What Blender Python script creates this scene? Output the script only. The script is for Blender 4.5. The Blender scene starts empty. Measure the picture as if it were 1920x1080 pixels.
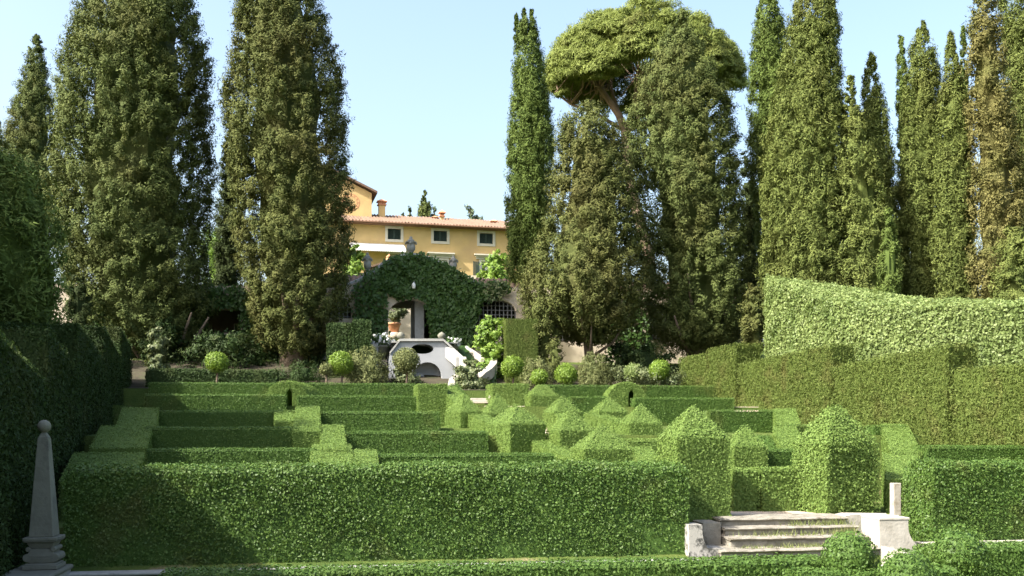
import bpy, math
import numpy as np
from mathutils import Vector, Matrix
from mathutils.geometry import tessellate_polygon

# ------------------------------------------------------------------ camera, sky, sun, exposure
S = bpy.context.scene
C = S.collection
F, CX, HY = 1900.0, 960.0, 800.0            # focal length in photo pixels, axis column, horizon row
cam_d = bpy.data.cameras.new('camera'); cam = bpy.data.objects.new('camera', cam_d); C.objects.link(cam)
cam_d.sensor_width = 36.0; cam_d.lens = F / 1920 * 36.0
cam_d.shift_y = (HY - 540) / 1920
cam_d.clip_start = 0.5; cam_d.clip_end = 3000
cam.rotation_euler = (math.pi / 2, 0, 0)
S.camera = cam

SUN = np.array([-0.64, -0.36, 0.68]); SUN /= np.linalg.norm(SUN)
W = bpy.data.worlds.new('World'); S.world = W; W.use_nodes = True
nt = W.node_tree; nt.nodes.clear()
sky = nt.nodes.new('ShaderNodeTexSky'); sky.sky_type = 'NISHITA'; sky.sun_disc = False
sky.sun_elevation = math.asin(SUN[2]); sky.sun_rotation = math.atan2(SUN[0], SUN[1])
sky.altitude = 0; sky.air_density = 1.25; sky.dust_density = 5.0; sky.ozone_density = 1.0
bg = nt.nodes.new('ShaderNodeBackground'); bg.inputs['Strength'].default_value = 0.15
wo = nt.nodes.new('ShaderNodeOutputWorld')
nt.links.new(sky.outputs[0], bg.inputs[0]); nt.links.new(bg.outputs[0], wo.inputs[0])
ld = bpy.data.lights.new('sun', 'SUN'); ld.energy = 5.0; ld.angle = math.radians(0.5); ld.color = (1.0, 0.95, 0.86)
lo = bpy.data.objects.new('sun', ld); C.objects.link(lo)
lo.rotation_euler = Vector(-SUN).to_track_quat('-Z', 'Y').to_euler()
S.view_settings.view_transform = 'Standard'; S.view_settings.look = 'None'
S.view_settings.exposure = 1.42; S.view_settings.gamma = 1.0
try:
    S.cycles.max_bounces = 5; S.cycles.diffuse_bounces = 3; S.cycles.glossy_bounces = 2
    S.cycles.transmission_bounces = 3; S.cycles.transparent_max_bounces = 4
except Exception:
    pass

rng = np.random.default_rng(11)

# ------------------------------------------------------------------ places
def P(px, py, Y):
    return np.array([(px - CX) / F * Y, Y, -(py - HY) / F * Y])
K = 0.16                                     # the garden's rows recede slightly to one side
def RY(px, t, k=K):
    return t / (1 - k * (px - CX) / F)
def RP(px, py, t, k=K):
    return P(px, py, RY(px, t, k))
_tz = np.array([[-200, -3.0], [18.2, -3.0], [18.32, -2.5], [19.75, -2.25], [20.0, -1.86], [24.95, -1.86],
                [25.1, -1.0], [27.4, -.95], [27.55, -.24], [30.8, -.20], [30.95, -.05], [35.4, .02], [35.55, .71], [39.2, .76], [39.35, 1.4], [42.6, 1.55], [48.4, 3.1],
                [50, 3.2], [58, 4.6], [75, 5.5], [140, 6.0], [1500, 6.5]])
def zt(t):
    return np.interp(t, _tz[:, 0], _tz[:, 1])
def zl(t):
    # the even slope that the tops of the hedges follow
    return np.interp(t, [18.3, 20.0, 39.5, 42.6, 60], [-2.5, -1.86, 1.40, 1.55, 1.6])
def ground(x, y):
    return float(zt(y - K * x))

class Frame:
    """A place on a wall plane: u runs along the wall, v into it, z up."""
    def __init__(s, px, t, k):
        s.k, s.t = k, t
        a = math.atan(k); s.c, s.s = math.cos(a), math.sin(a)
        Y = RY(px, t, k); s.o = np.array([(px - CX) / F * Y, Y, 0.0])
    def w(s, u, v, z):
        return (s.o[0] + u * s.c - v * s.s, s.o[1] + u * s.s + v * s.c, z)
    def uz(s, px, py):
        p = RP(px, py, s.t, s.k)
        return (p[0] - s.o[0]) / s.c, p[2]
    def u(s, px): return s.uz(px, 0)[0]
    def z(s, px, py): return s.uz(px, py)[1]

# ------------------------------------------------------------------ materials
def mat(name):
    m = bpy.data.materials.new(name); m.use_nodes = True
    n = m.node_tree; n.nodes.clear()
    out = n.nodes.new('ShaderNodeOutputMaterial')
    p = n.nodes.new('ShaderNodeBsdfPrincipled'); n.links.new(p.outputs[0], out.inputs[0])
    return m, n, p, out
def rgb(c): return (c[0], c[1], c[2], 1)
def mixc(n, fac, a, b):
    m = n.nodes.new('ShaderNodeMix'); m.data_type = 'RGBA'
    for s, v in ((m.inputs[0], fac), (m.inputs[6], a), (m.inputs[7], b)):
        if hasattr(v, 'is_linked'): n.links.new(v, s)
        elif isinstance(v, (int, float)): s.default_value = v
        else: s.default_value = rgb(v)
    return m.outputs[2]
def noise(n, scale, detail=3, coord=None, rough=0.55):
    t = n.nodes.new('ShaderNodeTexNoise'); t.inputs['Scale'].default_value = scale
    t.inputs['Detail'].default_value = detail; t.inputs['Roughness'].default_value = rough
    g = n.nodes.new('ShaderNodeNewGeometry')
    n.links.new(g.outputs['Position'] if coord is None else coord, t.inputs['Vector'])
    return t.outputs[0]
def ramp(n, fac, lo, hi):
    r = n.nodes.new('ShaderNodeMapRange'); r.inputs[1].default_value = lo; r.inputs[2].default_value = hi
    n.links.new(fac, r.inputs[0]); return r.outputs[0]
def foliage(name, a, b, patch=None, scale=0.7, lo=0.5, hi=0.75, trans=0.22, rough=0.5, spec=0.3):
    m, n, p, out = mat(name)
    at = n.nodes.new('ShaderNodeAttribute'); at.attribute_name = 'tone'
    c = mixc(n, at.outputs['Fac'], a, b)
    if patch is not None:
        c = mixc(n, ramp(n, noise(n, scale), lo, hi), c, patch)
    n.links.new(c, p.inputs['Base Color'])
    p.inputs['Roughness'].default_value = rough; p.inputs['Specular IOR Level'].default_value = spec
    tr = n.nodes.new('ShaderNodeBsdfTranslucent')
    tc = mixc(n, 0.4, c, (b[0] * 1.5, b[1] * 1.5, b[2] * 0.8)); n.links.new(tc, tr.inputs[0])
    mx = n.nodes.new('ShaderNodeMixShader'); mx.inputs[0].default_value = trans
    n.links.new(p.outputs[0], mx.inputs[1]); n.links.new(tr.outputs[0], mx.inputs[2]); n.links.new(mx.outputs[0], out.inputs[0])
    return m
def stone(name, a, b, stain=None, scale=3.0, rough=0.85, bump=0.25, bscale=14, lo=0.5, hi=0.7, sscale=1.2):
    m, n, p, out = mat(name)
    c = mixc(n, ramp(n, noise(n, scale, 5), 0.3, 0.7), a, b)
    if stain is not None:
        c = mixc(n, ramp(n, noise(n, sscale, 6, rough=0.7), lo, hi), c, stain)
    n.links.new(c, p.inputs['Base Color']); p.inputs['Roughness'].default_value = rough
    p.inputs['Specular IOR Level'].default_value = 0.2
    if bump:
        bp = n.nodes.new('ShaderNodeBump'); bp.inputs['Strength'].default_value = bump; bp.inputs['Distance'].default_value = 0.03
        n.links.new(noise(n, bscale, 6), bp.inputs['Height']); n.links.new(bp.outputs[0], p.inputs['Normal'])
    return m
M = {}
M['box'] = foliage('box hedge leaves', (.038, .086, .016), (.108, .174, .038), (.105, .108, .034), 1.1, .58, .86, .2, .5, .22)
M['box_back'] = foliage('clipped box leaves', (.044, .092, .017), (.092, .154, .034), (.105, .112, .030), .7, .57, .85, .18, .55, .18)
M['light_box'] = foliage('pale box leaves', (.094, .158, .034), (.160, .230, .060), (.118, .160, .036), .8, .6, .9, .22, .6, .15)
M['cypress_hedge'] = foliage('cypress hedge sprays', (.056, .088, .017), (.112, .142, .034), (.110, .104, .034), 1.4, .54, .88, .15, .7, .15)
M['dark_hedge'] = foliage('yew sprays darkened for shade', (.018, .036, .009), (.038, .066, .017), (.042, .050, .014), .8, .5, .8, .15, .65, .15)  # yew green lowered so the colour itself holds the hedge's shade
M['laurel'] = foliage('laurel hedge leaves', (.120, .175, .050), (.235, .290, .110), (.085, .130, .034), 1.3, .45, .75, .25, .5, .2)
M['olive'] = foliage('olive brown cypress sprays', (.052, .068, .019), (.116, .130, .040), (.092, .088, .030), .45, .45, .75, .1, .75, .1)
M['mid'] = foliage('green cypress sprays', (.054, .076, .022), (.118, .142, .044), (.092, .094, .030), .4, .5, .8, .1, .75, .1)
M['slim'] = foliage('fresh cypress sprays', (.064, .098, .022), (.125, .172, .042), (.070, .094, .026), .4, .5, .8, .12, .75, .1)
M['lime'] = foliage('sunny cypress sprays', (.070, .094, .024), (.150, .180, .050), (.100, .104, .030), .4, .5, .8, .12, .75, .1)
M['brown'] = foliage('brownish cypress sprays', (.092, .088, .028), (.170, .160, .058), (.090, .108, .032), .35, .5, .75, .12, .75, .1)
M['shade'] = foliage('shade-dark cypress sprays', (.024, .036, .012), (.052, .070, .022), None, trans=.08, rough=.75, spec=.1)  # darker copy of the cypress colour, with shade put into it
M['pine'] = foliage('pine needles', (.100, .132, .028), (.200, .240, .060), (.115, .115, .034), .5, .55, .8, .18, .65, .15)
M['ball'] = foliage('topiary ball leaves', (.100, .170, .020), (.190, .280, .040), None, trans=.25)
M['rosemary'] = foliage('rosemary sprigs', (.080, .100, .030), (.150, .165, .058), None, trans=.12, rough=.7)
M['ivy'] = foliage('ivy leaves', (.030, .070, .014), (.070, .130, .030), None, trans=.2, rough=.5)
M['pale_ivy'] = foliage('pale ivy leaves', (.060, .088, .030), (.170, .195, .090), None, trans=.2)
M['bright'] = foliage('bright shrub leaves', (.110, .200, .028), (.220, .320, .055), None, trans=.32)
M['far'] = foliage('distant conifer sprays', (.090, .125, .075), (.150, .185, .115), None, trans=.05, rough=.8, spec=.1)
M['grass'] = foliage('grass blades', (.120, .160, .040), (.200, .220, .080), None, trans=.25)
M['petal'] = foliage('white petals', (.62, .64, .66), (.80, .80, .82), None, trans=.2)
M['bark'] = stone('cypress bark', (.10, .075, .055), (.20, .155, .115), None, 5, .9, .8, 9)
M['pinebark'] = stone('pine bark', (.15, .105, .075), (.27, .195, .14), None, 3, .9, .8, 6)
M['stone'] = stone('weathered stone', (.38, .36, .32), (.52, .50, .45), (.16, .15, .13), 4, .9, .35, 22, .56, .72, 2.2)
M['grey_stone'] = stone('grey stone', (.26, .26, .245), (.38, .38, .36), (.12, .12, .11), 4, .9, .3, 20, .55, .75, 2.0)
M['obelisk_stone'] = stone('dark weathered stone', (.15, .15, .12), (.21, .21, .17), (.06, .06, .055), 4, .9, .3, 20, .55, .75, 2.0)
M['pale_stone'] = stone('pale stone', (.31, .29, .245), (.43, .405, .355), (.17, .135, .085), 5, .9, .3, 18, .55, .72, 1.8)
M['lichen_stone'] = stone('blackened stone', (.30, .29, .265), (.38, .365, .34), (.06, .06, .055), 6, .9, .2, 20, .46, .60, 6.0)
M['tread'] = stone('stone steps', (.16, .148, .12), (.28, .26, .22), (.08, .068, .045), 5, .9, .5, 20, .52, .68, 3.5)
M['exedra'] = stone('white plaster', (.28, .292, .305), (.335, .347, .36), (.20, .205, .20), 1.5, .9, .12, 12, .56, .8, 1.2)
M['plaster'] = stone('cream plaster', (.50, .43, .33), (.62, .54, .43), (.30, .24, .17), 2, .9, .3, 10, .5, .75, .6)
M['ochre'] = stone('ochre plaster', (.52, .37, .16), (.60, .44, .20), (.46, .33, .17), 1.2, .9, .08, 9, .48, .75, .5)
M['trim'] = stone('stone trim', (.50, .48, .40), (.58, .55, .46), None, 3, .85, .1)
M['tile'] = stone('roof tiles', (.12, .080, .058), (.21, .138, .10), (.14, .115, .09), 4.5, .9, .5, 9, .5, .7, 1.6)
M['terracotta'] = stone('terracotta', (.46, .21, .11), (.58, .30, .17), None, 6, .8, .1)
M['soffit'] = stone('eave timber', (.12, .065, .04), (.18, .10, .06), None, 6, .8, .1)
M['shutter'] = stone('green shutter paint', (.040, .062, .050), (.055, .080, .066), None, 9, .6, .05)
M['white'] = stone('white paint', (.72, .72, .70), (.80, .80, .78), None, 3, .6, .03)
M['canvas'] = stone('white canvas', (.76, .75, .72), (.82, .81, .78), None, 2, .8, .05)
M['iron'] = stone('grille iron', (.14, .14, .14), (.24, .24, .23), None, 8, .7, .1)
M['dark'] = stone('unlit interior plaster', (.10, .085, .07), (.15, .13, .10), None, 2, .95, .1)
M['glass'] = mat('window glass')[0]
_p = M['glass'].node_tree.nodes['Principled BSDF']; _p.inputs['Base Color'].default_value = (.03, .035, .04, 1); _p.inputs['Roughness'].default_value = .12
def ground_mat():
    m, n, p, out = mat('garden ground')
    c = mixc(n, ramp(n, noise(n, 0.9, 5), .42, .62), (.055, .085, .020), (.085, .115, .028))
    c = mixc(n, ramp(n, noise(n, 0.5, 6, rough=.7), .56, .72), c, (.25, .19, .12))
    n.links.new(c, p.inputs['Base Color']); p.inputs['Roughness'].default_value = .95; p.inputs['Specular IOR Level'].default_value = .1
    bp = n.nodes.new('ShaderNodeBump'); bp.inputs['Strength'].default_value = .8; bp.inputs['Distance'].default_value = .04
    n.links.new(noise(n, 22, 6), bp.inputs['Height']); n.links.new(bp.outputs[0], p.inputs['Normal'])
    return m
M['ground'] = ground_mat()
M['gravel'] = stone('pale gravel', (.46, .36, .28), (.60, .50, .42), (.20, .19, .10), 7, .95, .7, 60, .58, .72, 1.5)

# ------------------------------------------------------------------ mesh building
def make_mesh(name, V, loops, counts, m, tone=None, smooth=False, loc=None):
    me = bpy.data.meshes.new(name)
    V = np.asarray(V, dtype=np.float32)
    if loc is not None: V = V - np.asarray(loc, dtype=np.float32)
    me.vertices.add(len(V)); me.vertices.foreach_set('co', V.ravel())
    loops = np.asarray(loops, dtype=np.int32); counts = np.asarray(counts, dtype=np.int32)
    me.loops.add(len(loops)); me.loops.foreach_set('vertex_index', loops)
    me.polygons.add(len(counts)); st = np.concatenate([[0], np.cumsum(counts)[:-1]]).astype(np.int32)
    me.polygons.foreach_set('loop_start', st)
    me.update(calc_edges=True)
    if not smooth:
        me.shade_flat()
    if tone is not None:
        me.attributes.new('tone', 'FLOAT', 'POINT').data.foreach_set('value', np.asarray(tone, dtype=np.float32))
    me.materials.append(m)
    return me
def link(name, me, parent=None, loc=None, label=None, cat=None, group=None, kind=None):
    o = bpy.data.objects.new(name, me); C.objects.link(o)
    if parent is not None: o.parent = parent
    elif loc is not None: o.location = loc
    if label: o['label'] = label
    if cat: o['category'] = cat
    if group: o['group'] = group
    if kind: o['kind'] = kind
    return o
def thing(name, loc, label, cat, group=None):
    return link(name, None, None, [float(v) for v in loc], label, cat, group)

class MB:
    def __init__(s): s.v = []; s.f = []
    def add(s, V, Fs):
        b = len(s.v); s.v += [tuple(map(float, p)) for p in V]; s.f += [[i + b for i in f] for f in Fs]; return s
    def box(s, fr, u0, u1, v0, v1, z0, z1):
        q = [(u0, v0), (u1, v0), (u1, v1), (u0, v1)]
        w = fr.w if fr is not None else (lambda u, v, z: (u, v, z))
        return s.add([w(u, v, z0) for u, v in q] + [w(u, v, z1) for u, v in q],
                     [[3, 2, 1, 0], [4, 5, 6, 7], [0, 1, 5, 4], [1, 2, 6, 5], [2, 3, 7, 6], [3, 0, 4, 7]])
    def lathe(s, c, prof, n=20, ring=None):
        """prof: (radius, z) from the bottom up, closed at both ends"""
        V = []; Fs = []
        for r, z in prof:
            for i in range(n):
                a = 2 * math.pi * i / n; V.append((c[0] + r * math.cos(a), c[1] + r * math.sin(a), c[2] + z))
        for j in range(len(prof) - 1):
            for i in range(n):
                k = (i + 1) % n; Fs.append([j * n + i, j * n + k, (j + 1) * n + k, (j + 1) * n + i])
        Fs.append(list(range(n))[::-1]); Fs.append([(len(prof) - 1) * n + i for i in range(n)])
        return s.add(V, Fs)
    def tube(s, pts, rad, n=8):
        pts = [np.asarray(p, float) for p in pts]; V = []; Fs = []
        for i, p in enumerate(pts):
            d = pts[min(i + 1, len(pts) - 1)] - pts[max(i - 1, 0)]; d /= np.linalg.norm(d) + 1e-9
            a = np.cross(d, [0, 1, 0.01]) if abs(d[1]) < 0.9 else np.cross(d, [1, 0, 0]); a /= np.linalg.norm(a); b = np.cross(d, a)
            for k in range(n):
                t = 2 * math.pi * k / n; V.append(p + rad[i] * (math.cos(t) * a + math.sin(t) * b))
        for i in range(len(pts) - 1):
            for k in range(n):
                q = (k + 1) % n; Fs.append([i * n + k, i * n + q, (i + 1) * n + q, (i + 1) * n + k])
        Fs.append(list(range(n))[::-1]); Fs.append([(len(pts) - 1) * n + k for k in range(n)])
        return s.add(V, Fs)
    def sheet(s, fr, outer, holes, v0, v1):
        """a wall of thickness v1-v0 in the frame's plane, outline and openings in (u, z)"""
        L = [outer] + holes; flat = [p for l in L for p in l]
        tris = tessellate_polygon([[Vector((u, z, 0)) for u, z in l] for l in L]); n = len(flat)
        V = [fr.w(u, v0, z) for u, z in flat] + [fr.w(u, v1, z) for u, z in flat]
        Fs = []
        for t in tris:
            (ax, az), (bx, bz), (cx, cz) = (flat[i] for i in t)
            t = list(t)
            if (bx - ax) * (cz - az) - (cx - ax) * (bz - az) < 0: t = t[::-1]
            Fs += [t, [i + n for i in t[::-1]]]
        b = 0
        for l in L:
            for i in range(len(l)):
                j = (i + 1) % len(l); Fs.append([b + i, b + j, b + j + n, b + i + n])
            b += len(l)
        return s.add(V, Fs)
    def build(s, name, m, parent=None, smooth=False, bevel=0, loc=None, **kw):
        origin = parent.location if parent is not None and loc is None else (loc if loc is not None else np.mean(np.array(s.v), 0) * [1, 1, 0] + [0, 0, min(p[2] for p in s.v)])
        if parent is not None and parent.parent is not None and loc is None: origin = parent.parent.location
        me = make_mesh(name, s.v, [i for f in s.f for i in f], [len(f) for f in s.f], m, None, smooth, origin)
        o = link(name, me, parent, None if parent is not None else [float(v) for v in origin], **kw)
        if bevel:
            b = o.modifiers.new('edge', 'BEVEL'); b.width = bevel; b.segments = 2; b.limit_method = 'ANGLE'
        return o

def wob(p, s=1.0):
    """a smooth bumpy number for each point"""
    x, y, z = p[:, 0] * s, p[:, 1] * s, p[:, 2] * s
    return (np.sin(1.9 * x + 2.3 * z + .7) * np.cos(1.3 * y - 1.7 * z) + np.sin(4.1 * x - 3.3 * y + 1.1) * .6 * np.cos(3.7 * z + .4) + .4 * np.sin(8.3 * x + 7.1 * z) * np.cos(6.7 * y)) / 2
def unit(a): return a / (np.linalg.norm(a, axis=-1, keepdims=True) + 1e-9)
def leaves(c, nrm, l, w, along=None):
    """diamond leaves at c facing nrm; returns 4 corners each"""
    n = len(c)
    r = rng.normal(size=(n, 3)) if along is None else along
    t = unit(r - nrm * (r * nrm).sum(1, keepdims=True)); b = np.cross(nrm, t)
    k = rng.uniform(.55, 1.4, n); L = (l * k)[:, None] / 2; Wd = (w * k * rng.uniform(.8, 1.2, n))[:, None] / 2
    return np.stack([c - t * L, c + b * Wd - t * L * .1, c + t * L, c - b * Wd - t * L * .1], 1)
def leafy(name, V, polys, m, leaf=(.036, .024), dens=2000, jit=.014, tilt=.32, bulge=.018, inset=.05, core=True, parent=None, loc=None, up=0.0, back=.3, away=True, **kw):
    """a clipped shape: a core with a coat of leaves, as one mesh"""
    V = np.asarray(V, float); T = np.array([[f[0], f[i], f[i + 1]] for f in polys for i in range(1, len(f) - 1)])
    cen = V.mean(0)
    A, B, D = V[T[:, 0]], V[T[:, 1]], V[T[:, 2]]
    cr = np.cross(B - A, D - A); ar = np.linalg.norm(cr, axis=1) / 2; nr = unit(cr)
    if away:
        flip = ((A + B + D) / 3 - cen)
        sg = (flip * nr).sum(1) < 0; nr[sg] *= -1; T[sg] = T[sg][:, ::-1]; A, D = V[T[:, 0]], V[T[:, 2]]
    face = -((A + B + D) / 3 * nr).sum(1)
    dn = dens * np.where(face > 0, 1.0, back)
    cnt = rng.poisson(ar * dn); idx = np.repeat(np.arange(len(T)), cnt); n = len(idx)
    r1 = np.sqrt(rng.random(n))[:, None]; r2 = rng.random(n)[:, None]
    p = A[idx] * (1 - r1) + B[idx] * r1 * (1 - r2) + D[idx] * r1 * r2
    nn = nr[idx]
    p = p + nn * (bulge * wob(p, 1.2) + rng.normal(0, jit, n) - jit * .5)[:, None]
    ln = unit(nn + tilt * rng.normal(size=(n, 3)) + np.array([0, 0, up]))
    q = leaves(p, ln, leaf[0], leaf[1])
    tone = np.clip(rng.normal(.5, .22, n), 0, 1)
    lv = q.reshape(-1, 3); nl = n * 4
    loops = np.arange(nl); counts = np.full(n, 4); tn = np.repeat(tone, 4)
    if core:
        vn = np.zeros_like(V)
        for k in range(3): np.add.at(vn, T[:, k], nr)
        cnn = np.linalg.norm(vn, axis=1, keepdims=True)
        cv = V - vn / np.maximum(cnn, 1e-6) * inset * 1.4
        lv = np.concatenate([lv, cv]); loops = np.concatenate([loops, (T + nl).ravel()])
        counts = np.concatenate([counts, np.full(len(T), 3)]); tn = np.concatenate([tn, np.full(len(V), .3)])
    if loc is None:
        loc = parent.location if parent is not None else np.array([cen[0], cen[1], V[:, 2].min()])
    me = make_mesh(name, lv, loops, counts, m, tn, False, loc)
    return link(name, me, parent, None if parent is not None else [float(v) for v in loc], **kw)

HEX = [[0, 1, 5, 4], [1, 2, 6, 5], [2, 3, 7, 6], [3, 0, 4, 7], [4, 5, 6, 7]]
def hexa(corners, zb, ztop):
    """four ground corners, bottom and top heights (numbers or four each)"""
    zb = np.broadcast_to(zb, 4); ztop = np.broadcast_to(ztop, 4)
    return [(x, y, z) for (x, y), z in zip(corners, zb)] + [(x, y, z) for (x, y), z in zip(corners, ztop)]

# ================================================================== THE SETTING
def build_ground():
    ts = sorted(set(list(_tz[:, 0]) + list(np.arange(-10, 60, 2.0)) + [80, 100, 200, 300, 600]))
    xs = [-1500, -500, -200] + list(np.arange(-100, 101, 5.0)) + [200, 500, 1500]
    V = [(x, t + K * x, float(zt(t))) for t in ts for x in xs]; n = len(xs)
    Fs = [[j * n + i, j * n + i + 1, (j + 1) * n + i + 1, (j + 1) * n + i] for j in range(len(ts) - 1) for i in range(n - 1)]
    b = MB().add(V, Fs); b.build('ground', M['ground'], loc=(0, 0, 0), kind='structure')
build_ground()
def strip(name, pts, m, kind='structure', lift=.012):
    """a path sheet: (px, t, half width) along its centre line"""
    V = []; Fs = []
    dense = []
    for (a, b) in zip(pts[:-1], pts[1:]):
        for s in np.linspace(0, 1, 41)[:-1]: dense.append(tuple(a[i] * (1 - s) + b[i] * s for i in range(3)))
    dense.append(pts[-1])
    for x, t, h in dense:
        z = float(zt(t)) + lift
        V += [(x - h, t + K * (x - h), z), (x + h, t + K * (x + h), z)]
    for i in range(len(dense) - 1): Fs.append([2 * i, 2 * i + 1, 2 * i + 3, 2 * i + 2])
    MB().add(V, Fs).build(name, m, loc=(0, 0, 0), kind=kind)
def gx(px, t): return float((px - CX) / F * RY(px, t))
strip('garden_path', [(gx(1490, 20.05), 20.05, 1.45), (gx(1395, 21.6), 21.6, .8), (gx(1240, 24), 24, .6), (gx(1100, 28), 28, .5), (gx(985, 33), 33, .5), (gx(915, 38), 38, .9)], M['gravel'])
V = []
for t_ in (39.45, 42.6, 47.9):
    for x_ in (-22, 16): V.append((x_, t_ + K * x_, float(zt(t_)) + .01))
MB().add(V, [[0, 1, 3, 2], [2, 3, 5, 4]]).build('terrace_path', stone('terrace earth', (.038, .033, .022), (.062, .053, .035), (.06, .075, .03), 2, .95, .6, 25), loc=(0, 0, 0), kind='structure')  # earth colour darkened to carry the shade of the old cypresses
strip('side_path', [(gx(1395, 33.5), 33.5, .5), (gx(1400, 38), 38, .5)], M['gravel'])

# ================================================================== CLIPPED HEDGES
def row(px0, px1, t, top, thick, label, m='box_back', drop=.12, group='low hedge rows', px_top=None, leaf=(.036, .024), dens=2000, base=None, **kw):
    """a hedge along the rows; its front face at t, its top edge at photo row 'top'"""
    x0, x1 = gx(px0, t), gx(px1, t)
    c = [(x0, t + K * x0), (x1, t + K * x1), (x1 - K * thick, t + K * x1 + thick), (x0 - K * thick, t + K * x0 + thick)]
    z1 = RP(px0 if px_top is None else px_top, top, t)[2]
    zb = min(float(zt(t)), float(zt(t - .3))) - drop if base is None else base
    e = .05 if thick < .9 else .11                # shears leave the top edges rounded off
    V = []
    for x, k in ((x0, 1), (x1, -1)):
        for d, z in ((0, zb), (0, z1 - e * 1.2), (e * .35, z1 - e * .4), (e, z1), (thick - e, z1), (thick, z1 - e), (thick, zb)):
            V.append((x - K * d + (k * e * .6 if z > z1 - e * .5 else 0), t + K * x + d, z))
    polys = [[i, i + 1, i + 8, i + 7] for i in range(6)] + [list(range(7)), [7 + i for i in range(7)]]
    return leafy('hedge', V, polys, M[m], leaf, dens, label=label, cat='hedge', group=group, **kw)
def deep(pxa, ta, pxb, tb, w, h, label, m='light_box', group='hedges running up the slope', leaf=(.036, .024), dens=2000, ha=None, **kw):
    """a hedge running up the slope from (pxa, ta) to (pxb, tb); its top follows the ground"""
    xa, xb = gx(pxa, ta), gx(pxb, tb)
    c = [(xa - w / 2, ta + K * (xa - w / 2)), (xa + w / 2, ta + K * (xa + w / 2)), (xb + w / 2, tb + K * (xb + w / 2)), (xb - w / 2, tb + K * (xb - w / 2))]
    zb = [float(zl(ta)), float(zl(ta)), float(zl(tb)), float(zl(tb))]
    h0 = h if ha is None else ha
    V = hexa(c, [z - .75 for z in zb], [zb[0] + h0, zb[1] + h0, zb[2] + h, zb[3] + h])
    return leafy('hedge', V, HEX, M[m], leaf, dens, label=label, cat='hedge', group=group, **kw)

# front hedge, in two lengths either side of the steps
FL = dict(m='box', group='tall front hedge', leaf=(.047, .029), dens=2800, jit=.032, bulge=.055, tilt=.48)
row(118, 1292, 18.74, 878, 1.0, 'long tall front hedge of glossy leaves, its end beside the obelisk in shadow', base=-2.5, **FL)
row(1747, 2080, 18.74, 868, 1.0, 'tall glossy front hedge past the steps, behind the small topiary ball', base=-2.5, **FL)
# rows
row(278, 537, 39.0, 716, .6, 'topmost low hedge row below the lollipop topiary, shaded at one end')
row(539, 780, 39.0, 717, .6, 'topmost low hedge row between the rounded hedge and the white fountain wall')
row(270, 537, 35.2, 738, .6, 'second low hedge row from the top, ending at the dark slit in the rounded hedge')
row(556, 782, 35.2, 741, .6, 'second low hedge row from the top, between dark slit and tall pale block')
row(288, 530, 30.6, 769, .6, 'third low hedge row, brownish at its foot, half in shadow')
row(596, 826, 30.6, 771, .6, 'third low hedge row with a bare brown patch near its end')
row(266, 557, 27.2, 801, .6, 'fourth low hedge row, its face wholly dark, beside the pale sloping hedges')
row(640, 916, 27.2, 809, .65, 'fourth low hedge row, long and sunlit, ending at the pointed topiaries')
row(233, 594, 24.8, 842, .6, 'lowest thin hedge row just above the shaded end of the front hedge')
row(700, 1042, 24.8, 852, .6, 'lowest thin hedge row just above the middle of the front hedge')
row(1012, 1180, 39.0, 721, .6, 'topmost low hedge row behind the pointed topiaries, below two small balls')
row(1182, 1356, 39.0, 722, .6, 'topmost low hedge row ending at the tall stepped hedge, glossier than the rest')
row(1070, 1140, 35.4, 743, .6, 'short piece of hedge row between a pointed topiary and the rounded dome')
row(1190, 1377, 35.4, 745, .6, 'second low hedge row from the dome to the pinkish path')
row(1330, 1457, 30.8, 768, .6, 'third low hedge row behind the largest pointed topiary')
row(1478, 1535, 27.6, 797, .6, 'short dark hedge row beside the big bushy topiary')
row(1640, 1700, 27.6, 797, .6, 'short hedge row seen past the far side of the big bushy topiary')
row(1375, 1516, 23.4, 843, .6, 'low hedge row with a dark face between the two largest topiaries')
row(1738, 2060, 23.6, 836, .7, 'long low hedge row just above the far front hedge', px_top=1900)
row(1376, 1424, 21.3, 880, .7, 'short pale hedge block beside the largest pointed topiary at the stairs head', m='light_box', leaf=(.055, .034), dens=1500)
row(1429, 1560, 21.2, 878, .7, 'pale hedge block joined to the big bushy topiary at the stairs head', m='light_box', leaf=(.055, .034), dens=1500)
# hedges up the slope
deep(533, 29.0, 532, 31.0, .55, .52, 'short pale sloping hedge at the near side of the dark slit')
deep(575, 26.9, 577, 31.2, .7, .6, 'pale sloping hedge below the dark slit, longest of its kind')
deep(627, 24.6, 622, 28.2, .62, .55, 'pale sloping hedge at the end of the long sunlit fourth row')
deep(622, 22.6, 622, 25.6, .95, .5, 'pale sloping hedge just above the middle of the front hedge')
deep(686, 22.8, 683, 25.2, .6, .45, 'small pale sloping hedge at the start of the lowest sunlit row')
deep(222, 24.7, 238, 27.8, 1.25, .6, 'shaded sloping hedge at the end of the dark fourth row')
deep(256, 27.9, 264, 31.0, 1.0, .58, 'shaded sloping hedge at the end of the brownish third row')
deep(185, 21.4, 205, 24.4, 1.5, .55, 'darkest sloping hedge, beside the end of the front hedge')
deep(1480, 28.0, 1470, 31.2, .75, .58, 'sunlit sloping hedge under the olive stepped hedge, behind the bushy cone')
deep(1435, 24.0, 1418, 27.4, .85, .40, 'broad pale sloping hedge beside the largest pointed topiary', m='box_back')
deep(1492, 24.0, 1470, 27.6, .7, .62, 'narrower pale sloping hedge next to the big bushy topiary')
deep(1700, 23.8, 1676, 28.2, .85, .58, 'wide sloping hedge between the bushy cone and the olive stepped hedge')
deep(1700, 20.6, 1688, 23.5, .95, .62, 'low sloping hedge behind the tall thin stone post')
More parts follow.
